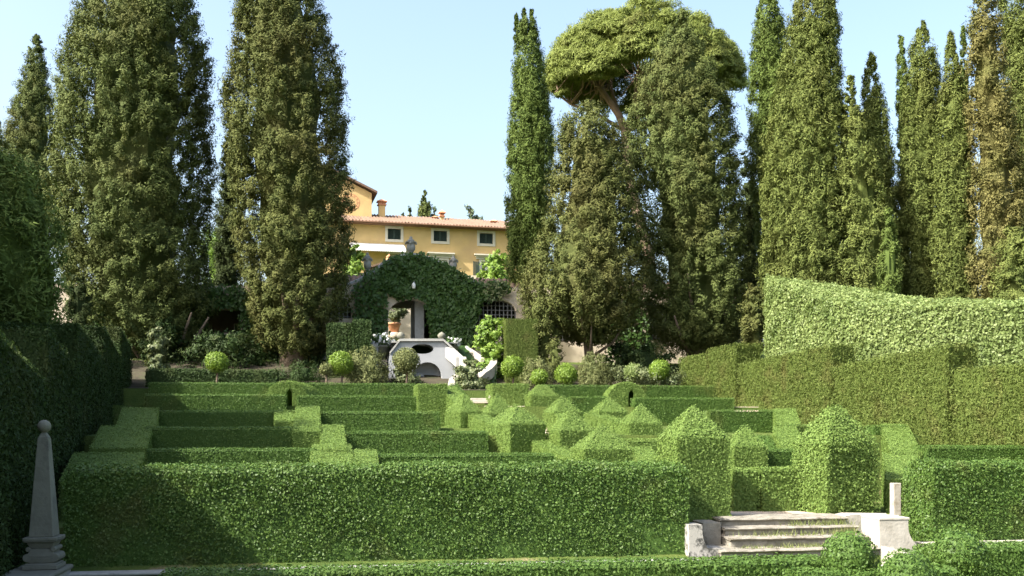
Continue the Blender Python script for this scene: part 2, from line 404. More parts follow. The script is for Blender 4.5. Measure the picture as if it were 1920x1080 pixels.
# blocks and hedges beside the central path
def block(pxc, t, wu, wv, top, label, rot=9.1, m='light_box', group='clipped blocks by the centre path', base=None, leaf=(.036, .024), dens=2000, roof=0.0, flat=0.0, name='topiary', cat='topiary', **kw):
    """a clipped block whose front face is centred at photo column pxc; roof > 0 adds a pyramid"""
    x = gx(pxc, t); y = t + K * x; a = math.radians(rot); cu, su = math.cos(a), math.sin(a)
    q = [(-wu / 2, 0), (wu / 2, 0), (wu / 2, wv), (-wu / 2, wv)]
    cs = [(x + u * cu - v * su, y + u * su + v * cu) for u, v in q]
    zb = (min(float(zt(t)), float(zt(t - .4))) if base is None else base) - .12
    ztop = -(top - HY) / F * y
    if roof <= 0:
        return leafy(name, hexa(cs, zb, ztop), HEX, M[m], leaf, dens, label=label, cat=cat, group=group, **kw)
    ze = ztop - roof
    V = hexa(cs, zb, ze); cx, cy = np.mean([c[0] for c in cs]), np.mean([c[1] for c in cs])
    ztop = -(top - HY) / F * cy
    V += [(c[0] * flat + cx * (1 - flat), c[1] * flat + cy * (1 - flat), ztop) for c in cs]
    polys = HEX[:4] + [[4, 5, 9, 8], [5, 6, 10, 9], [6, 7, 11, 10], [7, 4, 8, 11], [8, 9, 10, 11]]
    return leafy(name, V, polys, M[m], leaf, dens, label=label, cat=cat, group=group, **kw)
block(812, 34.4, 1.0, 2.6, 719, 'tall pale flat block below the white fountain wall', name='hedge', cat='hedge')
block(958, 36.6, 1.35, 1.8, 719, 'flat topped pale block above the pointed topiaries, beside the white stone step', name='hedge', cat='hedge')
PT = 'pointed topiaries along the centre path'
block(857, 36.2, .95, .95, 719, 'small pointed topiary nearest the foot of the fountain wall', roof=.5, flat=.25, rot=16, m='box', group=PT)
block(885, 31.2, .75, 1.4, 738, 'pointed topiary with a dark face at the end of the third row', roof=.55, flat=.1, rot=24, group=PT)
block(942, 31.6, .95, 1.0, 737, 'pointed topiary just below the white stone step', roof=.62, flat=.05, rot=18, group=PT)
block(992, 26.8, 1.12, 1.5, 757, 'pointed topiary with a broad dark square face, mid slope', roof=.52, flat=.04, rot=27, group=PT)
block(1022, 35.6, 1.05, .9, 721, 'low pointed topiary in front of the topmost row', roof=.38, flat=.3, rot=12, group=PT)
block(1066, 30.4, .95, .95, 742, 'brownish tipped pointed topiary below the short piece of row', roof=.48, flat=.05, rot=20, group=PT)
block(1083, 26.2, 1.0, 1.0, 771, 'squat pointed topiary in the middle of the cluster', roof=.5, flat=.15, rot=18, group=PT)
block(1151, 31.6, 1.0, 1.0, 744, 'pointed topiary just below the rounded dome', roof=.46, flat=.08, rot=14, group=PT)
block(1211, 27.8, .98, .98, 756, 'pointed topiary with a tall dark face, next to the largest one', roof=.55, flat=.04, rot=10, group=PT)
block(1143, 22.8, 1.22, 1.1, 794, 'wide pointed topiary rising behind the front hedge', roof=.58, flat=.06, rot=13, group=PT)
block(1321, 19.9, 1.15, 1.15, 758, 'largest pointed topiary, square and tall beside the steps', roof=.68, flat=.03, rot=13, group=PT, m='light_box', leaf=(.042, .027), dens=2800, jit=.018, bulge=.02, tilt=.30)
block(1408, 23.0, .85, .8, 797, 'rough pointed topiary half hidden by the largest one', roof=.5, flat=.1, rot=8, group=PT)
deep(1128, 23.5, 1010, 27.0, .55, .34, 'slanting pale hedge joining the wide and the broad faced pointed topiaries', group='hedges beside the centre path')
deep(985, 27.5, 880, 31.8, .55, .38, 'slanting pale hedge joining the broad faced topiary to the third row', group='hedges beside the centre path')
deep(1255, 21.6, 1200, 26.6, .6, .22, 'slanting pale hedge behind the front hedge, next to the largest pointed topiary', group='hedges beside the centre path')
deep(1225, 28.4, 1110, 32.0, .55, .32, 'slanting pale hedge among the pointed topiaries below the dome', group='hedges beside the centre path')
deep(870, 32.2, 838, 36.5, .6, .55, 'slanting pale hedge between the third row and the tall pale block', group='hedges beside the centre path')
row(1160, 1266, 26.9, 824, .6, 'low pale hedge block below the pointed topiary with a tall dark face', m='light_box', group='hedges beside the centre path')
deep(1095, 26.8, 1050, 31.0, .55, .55, 'slanting pale hedge behind the squat pointed topiary', group='hedges beside the centre path')

def dome(pxc, t0, t1, r, top, label, slit):
    """a rounded hedge across two rows: a half round running up the slope, with a narrow dark slot cut through it"""
    x = gx(pxc, t0); n = 16; zb = float(zl(t0)) - .35; H = z_at(0, top, RY(pxc, t0)) - zb
    us, w = gx(slit, t0) - x, .13
    prof = [(-r, 0)] + [(-r * math.cos(math.pi * i / n), H * max(.02, math.sin(math.pi * i / n)) ** .8) for i in range(1, n)] + [(r, 0)]
    prof += [(us + w, 0), (us + w, H * .66), (us, H * .78), (us - w, H * .66), (us - w, 0)]
    m_ = len(prof); V = []; polys = []
    for t in np.linspace(t0, t1, 3):
        for u, z in prof: V.append((x + u, t + K * (x + u), zb + z))
    for j in range(2):
        for i in range(m_): k = (i + 1) % m_; polys.append([j * m_ + i, j * m_ + k, (j + 1) * m_ + k, (j + 1) * m_ + i])
    for b0 in (0, 2 * m_): polys += [[b0 + i for i in q] for q in tessellate_polygon([[Vector((u, z, 0)) for u, z in prof]])]
    leafy('hedge', V, polys, M['light_box'], jit=.014, label=label, cat='hedge', group='rounded hedges')
def z_at(px, py, Y): return -(py - HY) / F * Y
dome(537, 35.9, 38.6, .82, 713, 'rounded hedge with a dark slit straddling the two top rows below the big cypress', 542)
dome(1176, 36.0, 38.4, .82, 715, 'rounded hedge dome behind the pointed topiaries', 1184)
# big bushy topiary at the head of the steps
def lathe_leafy(name, c, prof, m, n=18, **kw):
    V = []; polys = []
    for r, z in prof:
        for i in range(n):
            a = 2 * math.pi * i / n; V.append((c[0] + r * math.cos(a), c[1] + r * math.sin(a), c[2] + z))
    for j in range(len(prof) - 1):
        for i in range(n):
            k = (i + 1) % n; polys.append([j * n + i, j * n + k, (j + 1) * n + k, (j + 1) * n + i])
    polys.append([(len(prof) - 1) * n + i for i in range(n)])
    return leafy(name, V, polys, m, **kw)
block(1600, 20.35, 1.34, 1.2, 762, 'big bushy pointed topiary of grey green leaves above the white scroll pedestal', roof=.78, flat=.14, rot=21, m='light_box', group=None,
      leaf=(.050, .031), dens=2400, jit=.034, bulge=.06, tilt=.5, inset=.09)

# low hedge and balls at the foot
row(292, 1560, 15.0, 1064, .75, 'low hedge along the bottom of the picture, in front of the stone kerb', m='box_back', base=-3.1, group='foreground low hedges', leaf=(.05, .032), dens=1500, px_top=900)
row(1760, 2100, 15.9, 1026, .8, 'low yellow green hedge beside the ragged topiary ball', m='box_back', base=-3.1, group='foreground low hedges', leaf=(.05, .032), dens=1500, px_top=1880)
row(1500, 1800, 14.2, 1075, .6, 'low dark hedge in front of the two round topiary balls', m='box_back', base=-3.1, group='foreground low hedges', leaf=(.05, .032), dens=1500)
def ball_profile(r, h0, sq=1.0, n=9):
    return [(max(.02, r * math.cos(a)), h0 + r * sq * math.sin(a)) for a in np.linspace(-1.25, 1.52, n)]
def ground_ball(px, py, Y, r, label, m='box_back', **kw):
    c = P(px, py, Y); g = ground(c[0], c[1])
    lathe_leafy('topiary_ball', (c[0], c[1], g), [(r * .55, 0), (r * .72, (c[2] - g) * .3)] + ball_profile(r, c[2] - g), M[m], leaf=(.045, .028), dens=1500, label=label, cat='topiary', group='topiary balls at the foot of the steps', **kw)
ground_ball(1593, 1046, 15.6, .43, 'smooth dark green topiary ball in front of the stone steps', jit=.012, tilt=.4)
ground_ball(1698, 1082, 14.9, .42, 'smooth dark topiary ball at the bottom edge, below the white scroll pedestal', jit=.012, tilt=.4)
ground_ball(1797, 1040, 16.4, .46, 'ragged topiary ball with a leggy brownish underside', m='box', jit=.04, tilt=.7, bulge=.06)

# stepped cypress hedge on the sunny side
CH = dict(m=M['cypress_hedge'], leaf=(.085, .028), dens=1100, jit=.04, bulge=.05, tilt=.65, inset=.09, up=-.2)
def rx(Y): return 8.7 + .34 * (38.5 - Y)
def tooth_r(Yf, pf, Yn, pn, label, th=.9, group='teeth of the olive stepped hedge', bot=None):
    (pxf, pyf), (pxn, pyn) = pf, pn
    c = [(rx(Yn), Yn), (rx(Yn) + th, Yn + th * .16), (rx(Yf) + th, Yf + th * .16), (rx(Yf), Yf)]
    zf, zn = z_at(0, pyf, Yf), z_at(0, pyn, Yn)
    V = hexa(c, [ground(*p) - .3 for p in c], [zn, zn, zf, zf])
    m = CH['m']; kw = {k: v for k, v in CH.items() if k != 'm'}
    leafy('stepped_hedge', V, HEX, m, label=label, cat='hedge', group=group, **kw)
tooth_r(43.2, (1272, 671), 41.0, (1310, 661), 'farthest and lowest tooth of the olive stepped hedge', 1.1)
tooth_r(41.0, (1322, 655), 38.9, (1375, 643), 'second farthest tooth of the olive stepped hedge, by the dark tree', 1.1)
tooth_r(38.7, (1384, 682), 33.3, (1552, 645), 'long middle tooth of the olive stepped hedge below the pale laurel hedge')
tooth_r(33.2, (1560, 686), 28.3, (1770, 645), 'long olive hedge tooth above the big bushy topiary')
tooth_r(28.2, (1785, 693), 22.0, (2100, 655), 'nearest tooth of the olive stepped hedge, running out of the picture')
# saw-tooth hedge on the shady side
def lx(Y): return -3.29 - .295 * Y
def tooth_l(Yn, pyn, Yf, pyf, label, th=2.2):
    c = [(lx(Yn) - th, Yn - .1), (lx(Yn), Yn), (lx(Yf), Yf), (lx(Yf) - th, Yf - .1)]
    zn, zf = z_at(0, pyn, Yn), z_at(0, pyf, Yf)
    if Yn < 8: zn = 2.6
    V = hexa(c, [ground(*p) - .3 for p in c], [zn, zn, zf, zf])
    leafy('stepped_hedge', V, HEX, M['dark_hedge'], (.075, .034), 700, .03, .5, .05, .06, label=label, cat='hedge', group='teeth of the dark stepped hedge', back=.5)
tooth_l(6.0, 90, 20.2, 712, 'nearest tooth of the dark stepped hedge, beside the obelisk')
tooth_l(20.3, 612, 24.6, 692, 'second nearest tooth of the dark stepped hedge with a sunlit patch on its face')
tooth_l(24.7, 605, 30.6, 674, 'third tooth of the dark stepped hedge')
tooth_l(30.7, 611, 35.9, 662, 'fourth tooth of the dark stepped hedge, pointed in profile')
tooth_l(36.0, 612, 41.0, 648, 'farthest tooth of the dark stepped hedge, nearest the big cypress', 1.6)

# tall laurel hedge
def laurel():
    fr = [(1441, 527, 40.0), (1520, 556, 36.8), (1620, 577, 34.0), (1780, 573, 32.2), (2010, 571, 30.8)]
    bk = [(1436, 519, 42.4), (1528, 528, 40.0), (1612, 541, 38.0), (1764, 563, 35.6), (2010, 567, 33.6)]
    V = []; polys = []
    for (a, b) in zip(fr, bk):
        p, q = P(*a), P(*b); V += [(p[0], p[1], -.6), tuple(p), tuple(q), (q[0], q[1], -.6)]
    n = len(fr)
    for i in range(n - 1):
        for k in range(3): polys.append([i * 4 + k, (i + 1) * 4 + k, (i + 1) * 4 + k + 1, i * 4 + k + 1])
    polys += [[0, 1, 2, 3], [(n - 1) * 4 + k for k in range(4)]]
    leafy('laurel_hedge', V, polys, M['laurel'], (.105, .062), 850, .05, .55, .10, .10, label='tall pale laurel hedge with a curving sunlit top below the cypress row', cat='hedge')
laurel()

# ================================================================== TREES
def crown_arrays(ax, hs, rs, spacing, size, per, leaf, lift, rough, flat=1.0, back=.5, tip=None, sparse=0.0):
    """sprays of leaves over a column of the given radii. ax: centre (x, y) for each height"""
    hs = np.asarray(hs); rs = np.asarray(rs); ax = np.asarray(ax)
    fine = np.linspace(hs[0], hs[-1], 200); rf = np.interp(fine, hs, rs)
    pdf = rf + .32; cdf = np.cumsum(pdf); area = 2 * math.pi * float(((rf[1:] + rf[:-1]) / 2 * np.diff(fine)).sum())
    n = max(30, int(area / spacing ** 2))
    h = np.interp(rng.random(n) * cdf[-1], cdf, fine); th = rng.random(n) * 2 * math.pi
    keep = (np.sin(th) < .35) | (rng.random(n) < back); h, th = h[keep], th[keep]; n = len(h)
    ph = rng.random(6) * 6.28
    lump = 1 + rough * (.5 * np.sin(3 * th + ph[0] + h * .5) + .5 * np.sin(5 * th - h * .9 + ph[1]) + .6 * np.sin(1.1 * h + 2 * th + ph[2]) + .5 * np.sin(2.3 * h - 3 * th + ph[3]))
    depth = rng.random(n) ** 1.7 * .32
    r = np.interp(h, hs, rs) * lump * (1 - depth)
    if sparse > 0:
        k = rng.random(n) > sparse; h, th, r = h[k], th[k], r[k]; n = len(h)
    rad = np.stack([np.cos(th), np.sin(th), np.zeros(n)], 1)
    c = np.stack([np.interp(h, hs, ax[:, 0]), np.interp(h, hs, ax[:, 1]), h], 1) + rad * r[:, None] * np.array([1, flat, 1])
    e = unit(rad * (1 - lift) + np.array([0, 0, lift]) + .25 * rng.normal(size=(n, 3)))
    sz = size * rng.uniform(.55, 1.25, n)
    sz *= np.clip(np.interp(h, hs, rs) / (size * 1.6), .45, 1)
    q = rng.normal(size=(n, per, 3)); q = unit(q) * (rng.random((n, per, 1)) ** .45)
    al = (q * e[:, None]).sum(2, keepdims=True)
    off = q * .62 + e[:, None] * al * .75
    p = c[:, None] + off * sz[:, None, None]
    outw = unit(off)
    nr = unit(outw * .8 + rad[:, None] * .45 + np.array([0, 0, .25]) + .45 * rng.normal(size=(n, per, 3)))
    t = unit(e[:, None] * .9 + outw * .6 + .55 * rng.normal(size=(n, per, 3)))
    t = unit(t - nr * (t * nr).sum(2, keepdims=True)); b = np.cross(nr, t)
    L = leaf[0] * rng.uniform(.65, 1.3, (n, per, 1)); Wd = leaf[1] * rng.uniform(.7, 1.3, (n, per, 1))
    tri = np.stack([p - t * L * .4 + b * Wd * .5, p - t * L * .4 - b * Wd * .5, p + t * L * .6], 2)
    ct = np.clip(rng.normal(.45, .2, (n, 1)) + rng.normal(0, .2, (n, per)), 0, 1)
    return tri.reshape(-1, 3), np.repeat(ct.reshape(-1), 3)
def core_arrays(ax, hs, rs, f=.72, n=14):
    fine = np.linspace(hs[0], hs[0] + .84 * (hs[-1] - hs[0]), 24); V = []
    for h in fine:
        x, y, r = np.interp(h, hs, ax[:, 0]), np.interp(h, hs, ax[:, 1]), np.interp(h, hs, rs) * f
        for i in range(n):
            a = 2 * math.pi * i / n; k = 1 + .14 * math.sin(3 * a + h * 1.3) + .1 * math.sin(5 * a - 2.1 * h)
            V.append((x + r * k * math.cos(a), y + r * k * math.sin(a), h))
    T = []
    for j in range(23):
        for i in range(n):
            k = (i + 1) % n; a, b, c, d = j * n + i, j * n + k, (j + 1) * n + k, (j + 1) * n + i
            T += [(a, b, c), (a, c, d)]
    return np.array(V), np.array(T)
def tris_mesh(name, m, parts, parent, cores=()):
    V = [p[0] for p in parts]; tn = [p[1] for p in parts]; nv = sum(len(v) for v in V)
    loops = [np.arange(nv)]
    for cv, ct in cores:
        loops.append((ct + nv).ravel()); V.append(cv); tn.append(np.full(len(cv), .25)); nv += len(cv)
    loops = np.concatenate(loops)
    me = make_mesh(name, np.concatenate(V), loops, np.full(len(loops) // 3, 3), m, np.concatenate(tn), False, parent.location)
    return link(name, me, parent)
STYLE = {   # spacing, size, leaves, leaf, lift, roughness
    'bushy': dict(spacing=.32, size=.38, per=78, leaf=(.150, .055), lift=.5, rough=.05),
    'slim': dict(spacing=.25, size=.34, per=52, leaf=(.19, .046), lift=.82, rough=.05),
    'far': dict(spacing=.6, size=.7, per=40, leaf=(.32, .13), lift=.6, rough=.08),
    'shrub': dict(spacing=.30, size=.34, per=45, leaf=(.16, .08), lift=.5, rough=.10),
}
def tree(kind, outline, Y, m, style, label, trunk=None, group=None, cat='tree', tips=(), limbs=0, base=None, core=.74, **ov):
    """outline: (photo row, first column, last column) from the top down, all at distance Y"""
    ol = sorted(outline, key=lambda r: -r[0])
    hs = np.array([z_at(0, r[0], Y) for r in ol]); cx = np.array([((r[1] + r[2]) / 2 - CX) / F * Y for r in ol]); rs = np.array([(r[2] - r[1]) / 2 / F * Y for r in ol])
    ax = np.stack([cx, np.full(len(cx), Y)], 1)
    g = ground(cx[0], Y) if base is None else base
    st = dict(STYLE[style]); st.update(ov)
    rs_in = np.maximum(rs * (1.12 if group and group.startswith('sunny') else 1.0) - st['size'] * (.62 if style == 'bushy' else .35), rs * .45)
    top = thing(kind, (cx[0], Y, g), label, cat, group)
    parts = [crown_arrays(ax, hs, rs_in, **st)]
    for (px, py0, py1, w) in tips:
        th = np.array([z_at(0, py0, Y), z_at(0, (py0 + py1) / 2, Y), z_at(0, py1, Y)]); tw = w / 2 / F * Y
        xx = (px - CX) / F * Y
        parts.append(crown_arrays(np.array([[xx, Y]] * 3), th, np.array([tw, tw * .8, tw * .15]), st['spacing'] * .6, st['size'] * .6, st['per'], st['leaf'], .85, .05))
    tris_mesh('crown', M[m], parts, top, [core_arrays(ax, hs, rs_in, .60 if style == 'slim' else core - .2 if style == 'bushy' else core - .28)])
    b = MB(); r0 = trunk if trunk else max(.12, rs.max() * .10); zt_ = hs[-1] - (hs[-1] - hs[0]) * .25
    pts = [np.array([cx[0] + (np.interp(z, hs, cx) - cx[0]) * min(1, (z - g) / 3) + .08 * math.sin(z), Y + .05 * math.cos(1.3 * z), z]) for z in np.linspace(g - .3, zt_, 9)]
    b.tube(pts, [r0 * 1.35] + [r0 * (1 - .1 * i) for i in range(8)], 9)
    for i in range(limbs):
        a = rng.uniform(math.pi, 2 * math.pi); z = hs[0] + rng.uniform(-.5, 2.0); R = np.interp(z + 1, hs, rs) * .85
        p0 = np.array([cx[0], Y, z - .6]); p1 = p0 + np.array([math.cos(a) * R * .6, math.sin(a) * R * .6, .7]); p2 = p0 + np.array([math.cos(a) * R, math.sin(a) * R, 1.9])
        b.tube([p0, p1, p2], [r0 * .35, r0 * .25, r0 * .1], 6)
    b.build('trunk', M['bark'], top, True)
    return top

# left of the axis
tree('cypress_tree', [(60, 63, 72), (90, 50, 84), (150, 36, 95), (200, 22, 105), (250, 10, 112), (300, 4, 116), (460, -2, 120)], 64, 'mid', 'bushy', 'dark cypress with a single pointed tip, far behind at the edge of the picture')
tree('cypress_tree', [(222, -12, -2), (270, -28, 16), (330, -42, 24), (500, -48, 32)], 60, 'mid', 'bushy', 'small far dark conifer at the very edge, under the pointed cypress')
tree('cypress_tree', [(-140, 240, 275), (-60, 195, 335), (0, 160, 368), (60, 142, 384), (120, 122, 398), (200, 108, 398), (280, 98, 398), (350, 92, 398), (420, 98, 400), (500, 112, 402), (560, 128, 405), (610, 150, 400), (645, 205, 385), (665, 260, 370)], 47, 'mid', 'bushy', 'broadest old cypress, green and bushy, between the pointed one and the brown one', .42, 'old cypresses on the upper terrace', limbs=4)
tree('cypress_tree', [(-150, 515, 545), (-60, 465, 585), (0, 440, 602), (100, 427, 638), (200, 420, 654), (280, 417, 662), (400, 434, 664), (500, 442, 664), (560, 455, 660), (600, 464, 645), (635, 472, 636), (664, 496, 608)], 46, 'olive', 'bushy', 'tall olive brown cypress with a fluted bare trunk beside the yellow villa', .58, 'old cypresses on the upper terrace', limbs=5)
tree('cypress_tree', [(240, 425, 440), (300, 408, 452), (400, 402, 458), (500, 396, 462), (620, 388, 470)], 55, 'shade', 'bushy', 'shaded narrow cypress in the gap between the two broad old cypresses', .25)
tree('leafy_tree', [(425, 385, 425), (460, 370, 440), (510, 372, 445), (560, 380, 440)], 60, 'bright', 'shrub', 'bright green leafy tree glimpsed in the gap between the two broad old cypresses', .15, spacing=.5, size=.5)
tree('leafy_tree', [(285, -40, 20), (320, -60, 62), (380, -75, 95), (450, -80, 118), (530, -80, 128), (600, -80, 132), (640, -70, 120)], 27, 'slim', 'shrub', 'feathery light green tree leaning over the dark stepped hedge', .2, core=1.0, lift=.65, leaf=(.20, .05), size=.5)
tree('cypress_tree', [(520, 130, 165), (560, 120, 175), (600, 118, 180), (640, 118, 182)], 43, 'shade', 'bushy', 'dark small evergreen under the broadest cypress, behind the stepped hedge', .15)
for (x_, y_, h_) in ((-25.5, 27, 15), (-29, 38, 18)):           # beyond the picture edge; they shade the dark hedge and the feathery tree
    px_ = CX + F * x_ / y_; k_ = F / y_
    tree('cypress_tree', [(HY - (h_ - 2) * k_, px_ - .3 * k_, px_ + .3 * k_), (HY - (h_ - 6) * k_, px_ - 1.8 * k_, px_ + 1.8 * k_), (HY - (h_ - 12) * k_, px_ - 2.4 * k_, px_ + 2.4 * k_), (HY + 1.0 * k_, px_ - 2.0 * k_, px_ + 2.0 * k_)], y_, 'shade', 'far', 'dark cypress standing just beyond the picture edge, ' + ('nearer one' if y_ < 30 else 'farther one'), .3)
for (x_, y_, h_, r_, w_) in ((-13.0, 18.6, 9.0, 1.9, 'nearer'), (-14.6, 22.4, 11.0, 2.3, 'farther'), (-16.6, 26.0, 11.5, 2.4, 'farthest')):      # the same screen, nearer than the picture shows
    k_ = F / y_; px_ = CX + F * x_ / y_; g_ = ground(x_, y_)
    tree('leafy_tree', [(HY - (g_ + h_) * k_, px_ - .4 * k_, px_ + .4 * k_), (HY - (g_ + h_ - 1.2) * k_, px_ - r_ * .7 * k_, px_ + r_ * .7 * k_), (HY - (g_ + h_ - 3) * k_, px_ - r_ * k_, px_ + r_ * k_), (HY - (g_ + 1.2) * k_, px_ - r_ * k_, px_ + r_ * k_)], y_, 'slim', 'shrub', 'feathery tree behind the dark stepped hedge, beyond the picture edge, ' + w_ + ' one', .2, core=1.12, lift=.65, leaf=(.20, .08), size=.5, spacing=.36)
# right of the axis
tree('cypress_tree', [(40, 972, 1006), (70, 966, 1012), (120, 961, 1022), (200, 955, 1036), (280, 950, 1042), (350, 947, 1042), (420, 945, 1038), (500, 950, 1030), (600, 960, 1025)], 52, 'slim', 'slim', 'slim fresh green cypress with two tips beside the yellow villa', .22, tips=[(983, 80, 18, 12), (997, 85, 16, 12), (968, 75, 28, 8)])
tree('cypress_tree', [(195, 1085, 1118), (215, 1060, 1140), (245, 1042, 1170), (300, 1034, 1185), (400, 1015, 1206), (480, 988, 1216), (540, 962, 1222), (585, 980, 1212), (612, 1010, 1195), (642, 1060, 1150)], 45.5, 'olive', 'bushy', 'shorter rounded brownish cypress in front of the plaster wall with the barred window', .22, 'old cypresses on the upper terrace', limbs=6)
tree('cypress_tree', [(22, 1271, 1281), (50, 1256, 1296), (80, 1236, 1312), (130, 1200, 1342), (200, 1172, 1372), (300, 1167, 1392), (400, 1187, 1402), (500, 1202, 1414), (560, 1200, 1414), (610, 1205, 1400), (640, 1225, 1385), (655, 1260, 1350)], 48, 'mid', 'bushy', 'big broad green cypress in front of the umbrella pine', .38, 'old cypresses on the upper terrace', limbs=4)
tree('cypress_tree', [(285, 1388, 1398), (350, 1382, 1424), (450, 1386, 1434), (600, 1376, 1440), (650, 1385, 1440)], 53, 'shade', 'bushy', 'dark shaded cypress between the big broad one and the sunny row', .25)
tree('cypress_tree', [(535, 1400, 1425), (570, 1385, 1440), (620, 1378, 1445), (655, 1390, 1440)], 43.6, 'olive', 'bushy', 'small brownish evergreen at the end of the tall laurel hedge', .12)
RG = 'sunny cypress row behind the laurel hedge'
tree('cypress_tree', [(-60, 1432, 1440), (0, 1424, 1454), (60, 1413, 1470), (150, 1406, 1488), (300, 1404, 1490), (450, 1420, 1480), (600, 1430, 1480)], 50, 'slim', 'slim', 'cypress with a thin tall spire, first of the sunny row beside the dark gap', .2, RG)
tree('cypress_tree', [(-70, 1515, 1530), (0, 1492, 1556), (50, 1480, 1570), (100, 1474, 1568), (200, 1452, 1578), (300, 1437, 1588), (400, 1434, 1598), (500, 1432, 1603), (640, 1440, 1600)], 46, 'lime', 'slim', 'broadest cypress of the sunny row, its top cut by the picture edge', .3, RG, tips=[(1492, 60, 8, 14), (1562, 40, 5, 10)])
tree('cypress_tree', [(140, 1590, 1597), (200, 1577, 1613), (260, 1573, 1638), (350, 1563, 1658), (450, 1562, 1678), (640, 1562, 1688)], 44.6, 'lime', 'bushy', 'yellow green bushy cypress leaning against the broadest of the row', .2, RG, spacing=.34, size=.36, lift=.65)
tree('cypress_tree', [(100, 1632, 1637), (150, 1616, 1648), (220, 1611, 1663), (300, 1609, 1673), (400, 1616, 1688), (640, 1622, 1688)], 47, 'lime', 'slim', 'short pointed cypress just before the dark gap in the sunny row', .2, RG)
tree('cypress_tree', [(395, 1663, 1669), (430, 1651, 1681), (480, 1643, 1688), (600, 1641, 1692)], 41.5, 'slim', 'slim', 'small young blue green conifer in the dark gap above the laurel hedge', .1)
tree('cypress_tree', [(68, 1686, 1693), (110, 1681, 1700), (200, 1679, 1706), (300, 1681, 1712), (620, 1681, 1714)], 49, 'slim', 'slim', 'very thin cypress showing behind the far side of the dark gap', .15, RG)
tree('cypress_tree', [(42, 1726, 1733), (80, 1709, 1747), (140, 1699, 1763), (250, 1693, 1765), (400, 1691, 1766), (640, 1700, 1766)], 46, 'lime', 'slim', 'straight pointed cypress in the middle of the sunny row, past the gap', .2, RG)
tree('cypress_tree', [(62, 1778, 1784), (120, 1769, 1799), (220, 1761, 1817), (350, 1753, 1824), (640, 1751, 1825)], 44.5, 'lime', 'slim', 'brightest lime cypress with smooth sides, just before the brown one', .2, RG, lift=.9)
tree('cypress_tree', [(52, 1803, 1808), (120, 1798, 1816), (640, 1795, 1830)], 48.5, 'slim', 'slim', 'sliver of a cypress between the lime one and the brown one', .15, RG)
tree('cypress_tree', [(-45, 1836, 1848), (0, 1817, 1868), (80, 1810, 1882), (200, 1812, 1902), (350, 1817, 1918), (640, 1817, 1930)], 43.5, 'brown', 'bushy', 'rusty brown cypress with cones, second last of the sunny row', .25, RG, spacing=.36, size=.38, lift=.7)
tree('cypress_tree', [(-70, 1892, 1912), (0, 1874, 1940), (100, 1884, 1960), (300, 1886, 1985), (640, 1886, 1990)], 47, 'lime', 'slim', 'last cypress of the sunny row, cut off by the picture edge', .25, RG)
tree('cypress_tree', [(425, 1880, 1915), (470, 1862, 1940), (620, 1852, 1950)], 40.5, 'lime', 'bushy', 'low bushy young cypress in front of the last two of the row', .15, spacing=.32, size=.34)
# far conifers over the villa roof
for a in ([(357, 795, 799), (375, 788, 806), (395, 783, 811), (440, 781, 814)], 'slim', 'tallest pointed conifer showing over the villa roof'), \
         ([(386, 767, 770), (396, 764, 774), (440, 757, 780)], 'shade', 'thin dark conifer tip over the roof beside the tallest pointed one'), \
         ([(403, 754, 757), (440, 750, 762)], 'shade', 'smallest dark tip over the villa roof near the chimney'), \
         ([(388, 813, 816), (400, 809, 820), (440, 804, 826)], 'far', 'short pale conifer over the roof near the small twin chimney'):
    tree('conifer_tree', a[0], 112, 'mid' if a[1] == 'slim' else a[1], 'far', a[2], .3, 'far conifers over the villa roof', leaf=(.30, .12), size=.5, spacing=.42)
tree('conifer_tree', [(378, 878, 884), (385, 873, 892), (395, 874, 888), (405, 876, 898), (415, 872, 912), (450, 876, 905)], 108, 'far', 'far', 'ragged loose conifer over the villa roof with a sideways limb', .3, 'far conifers over the villa roof', leaf=(.5, .2), size=1.0, spacing=.9, sparse=.45, core=.5)

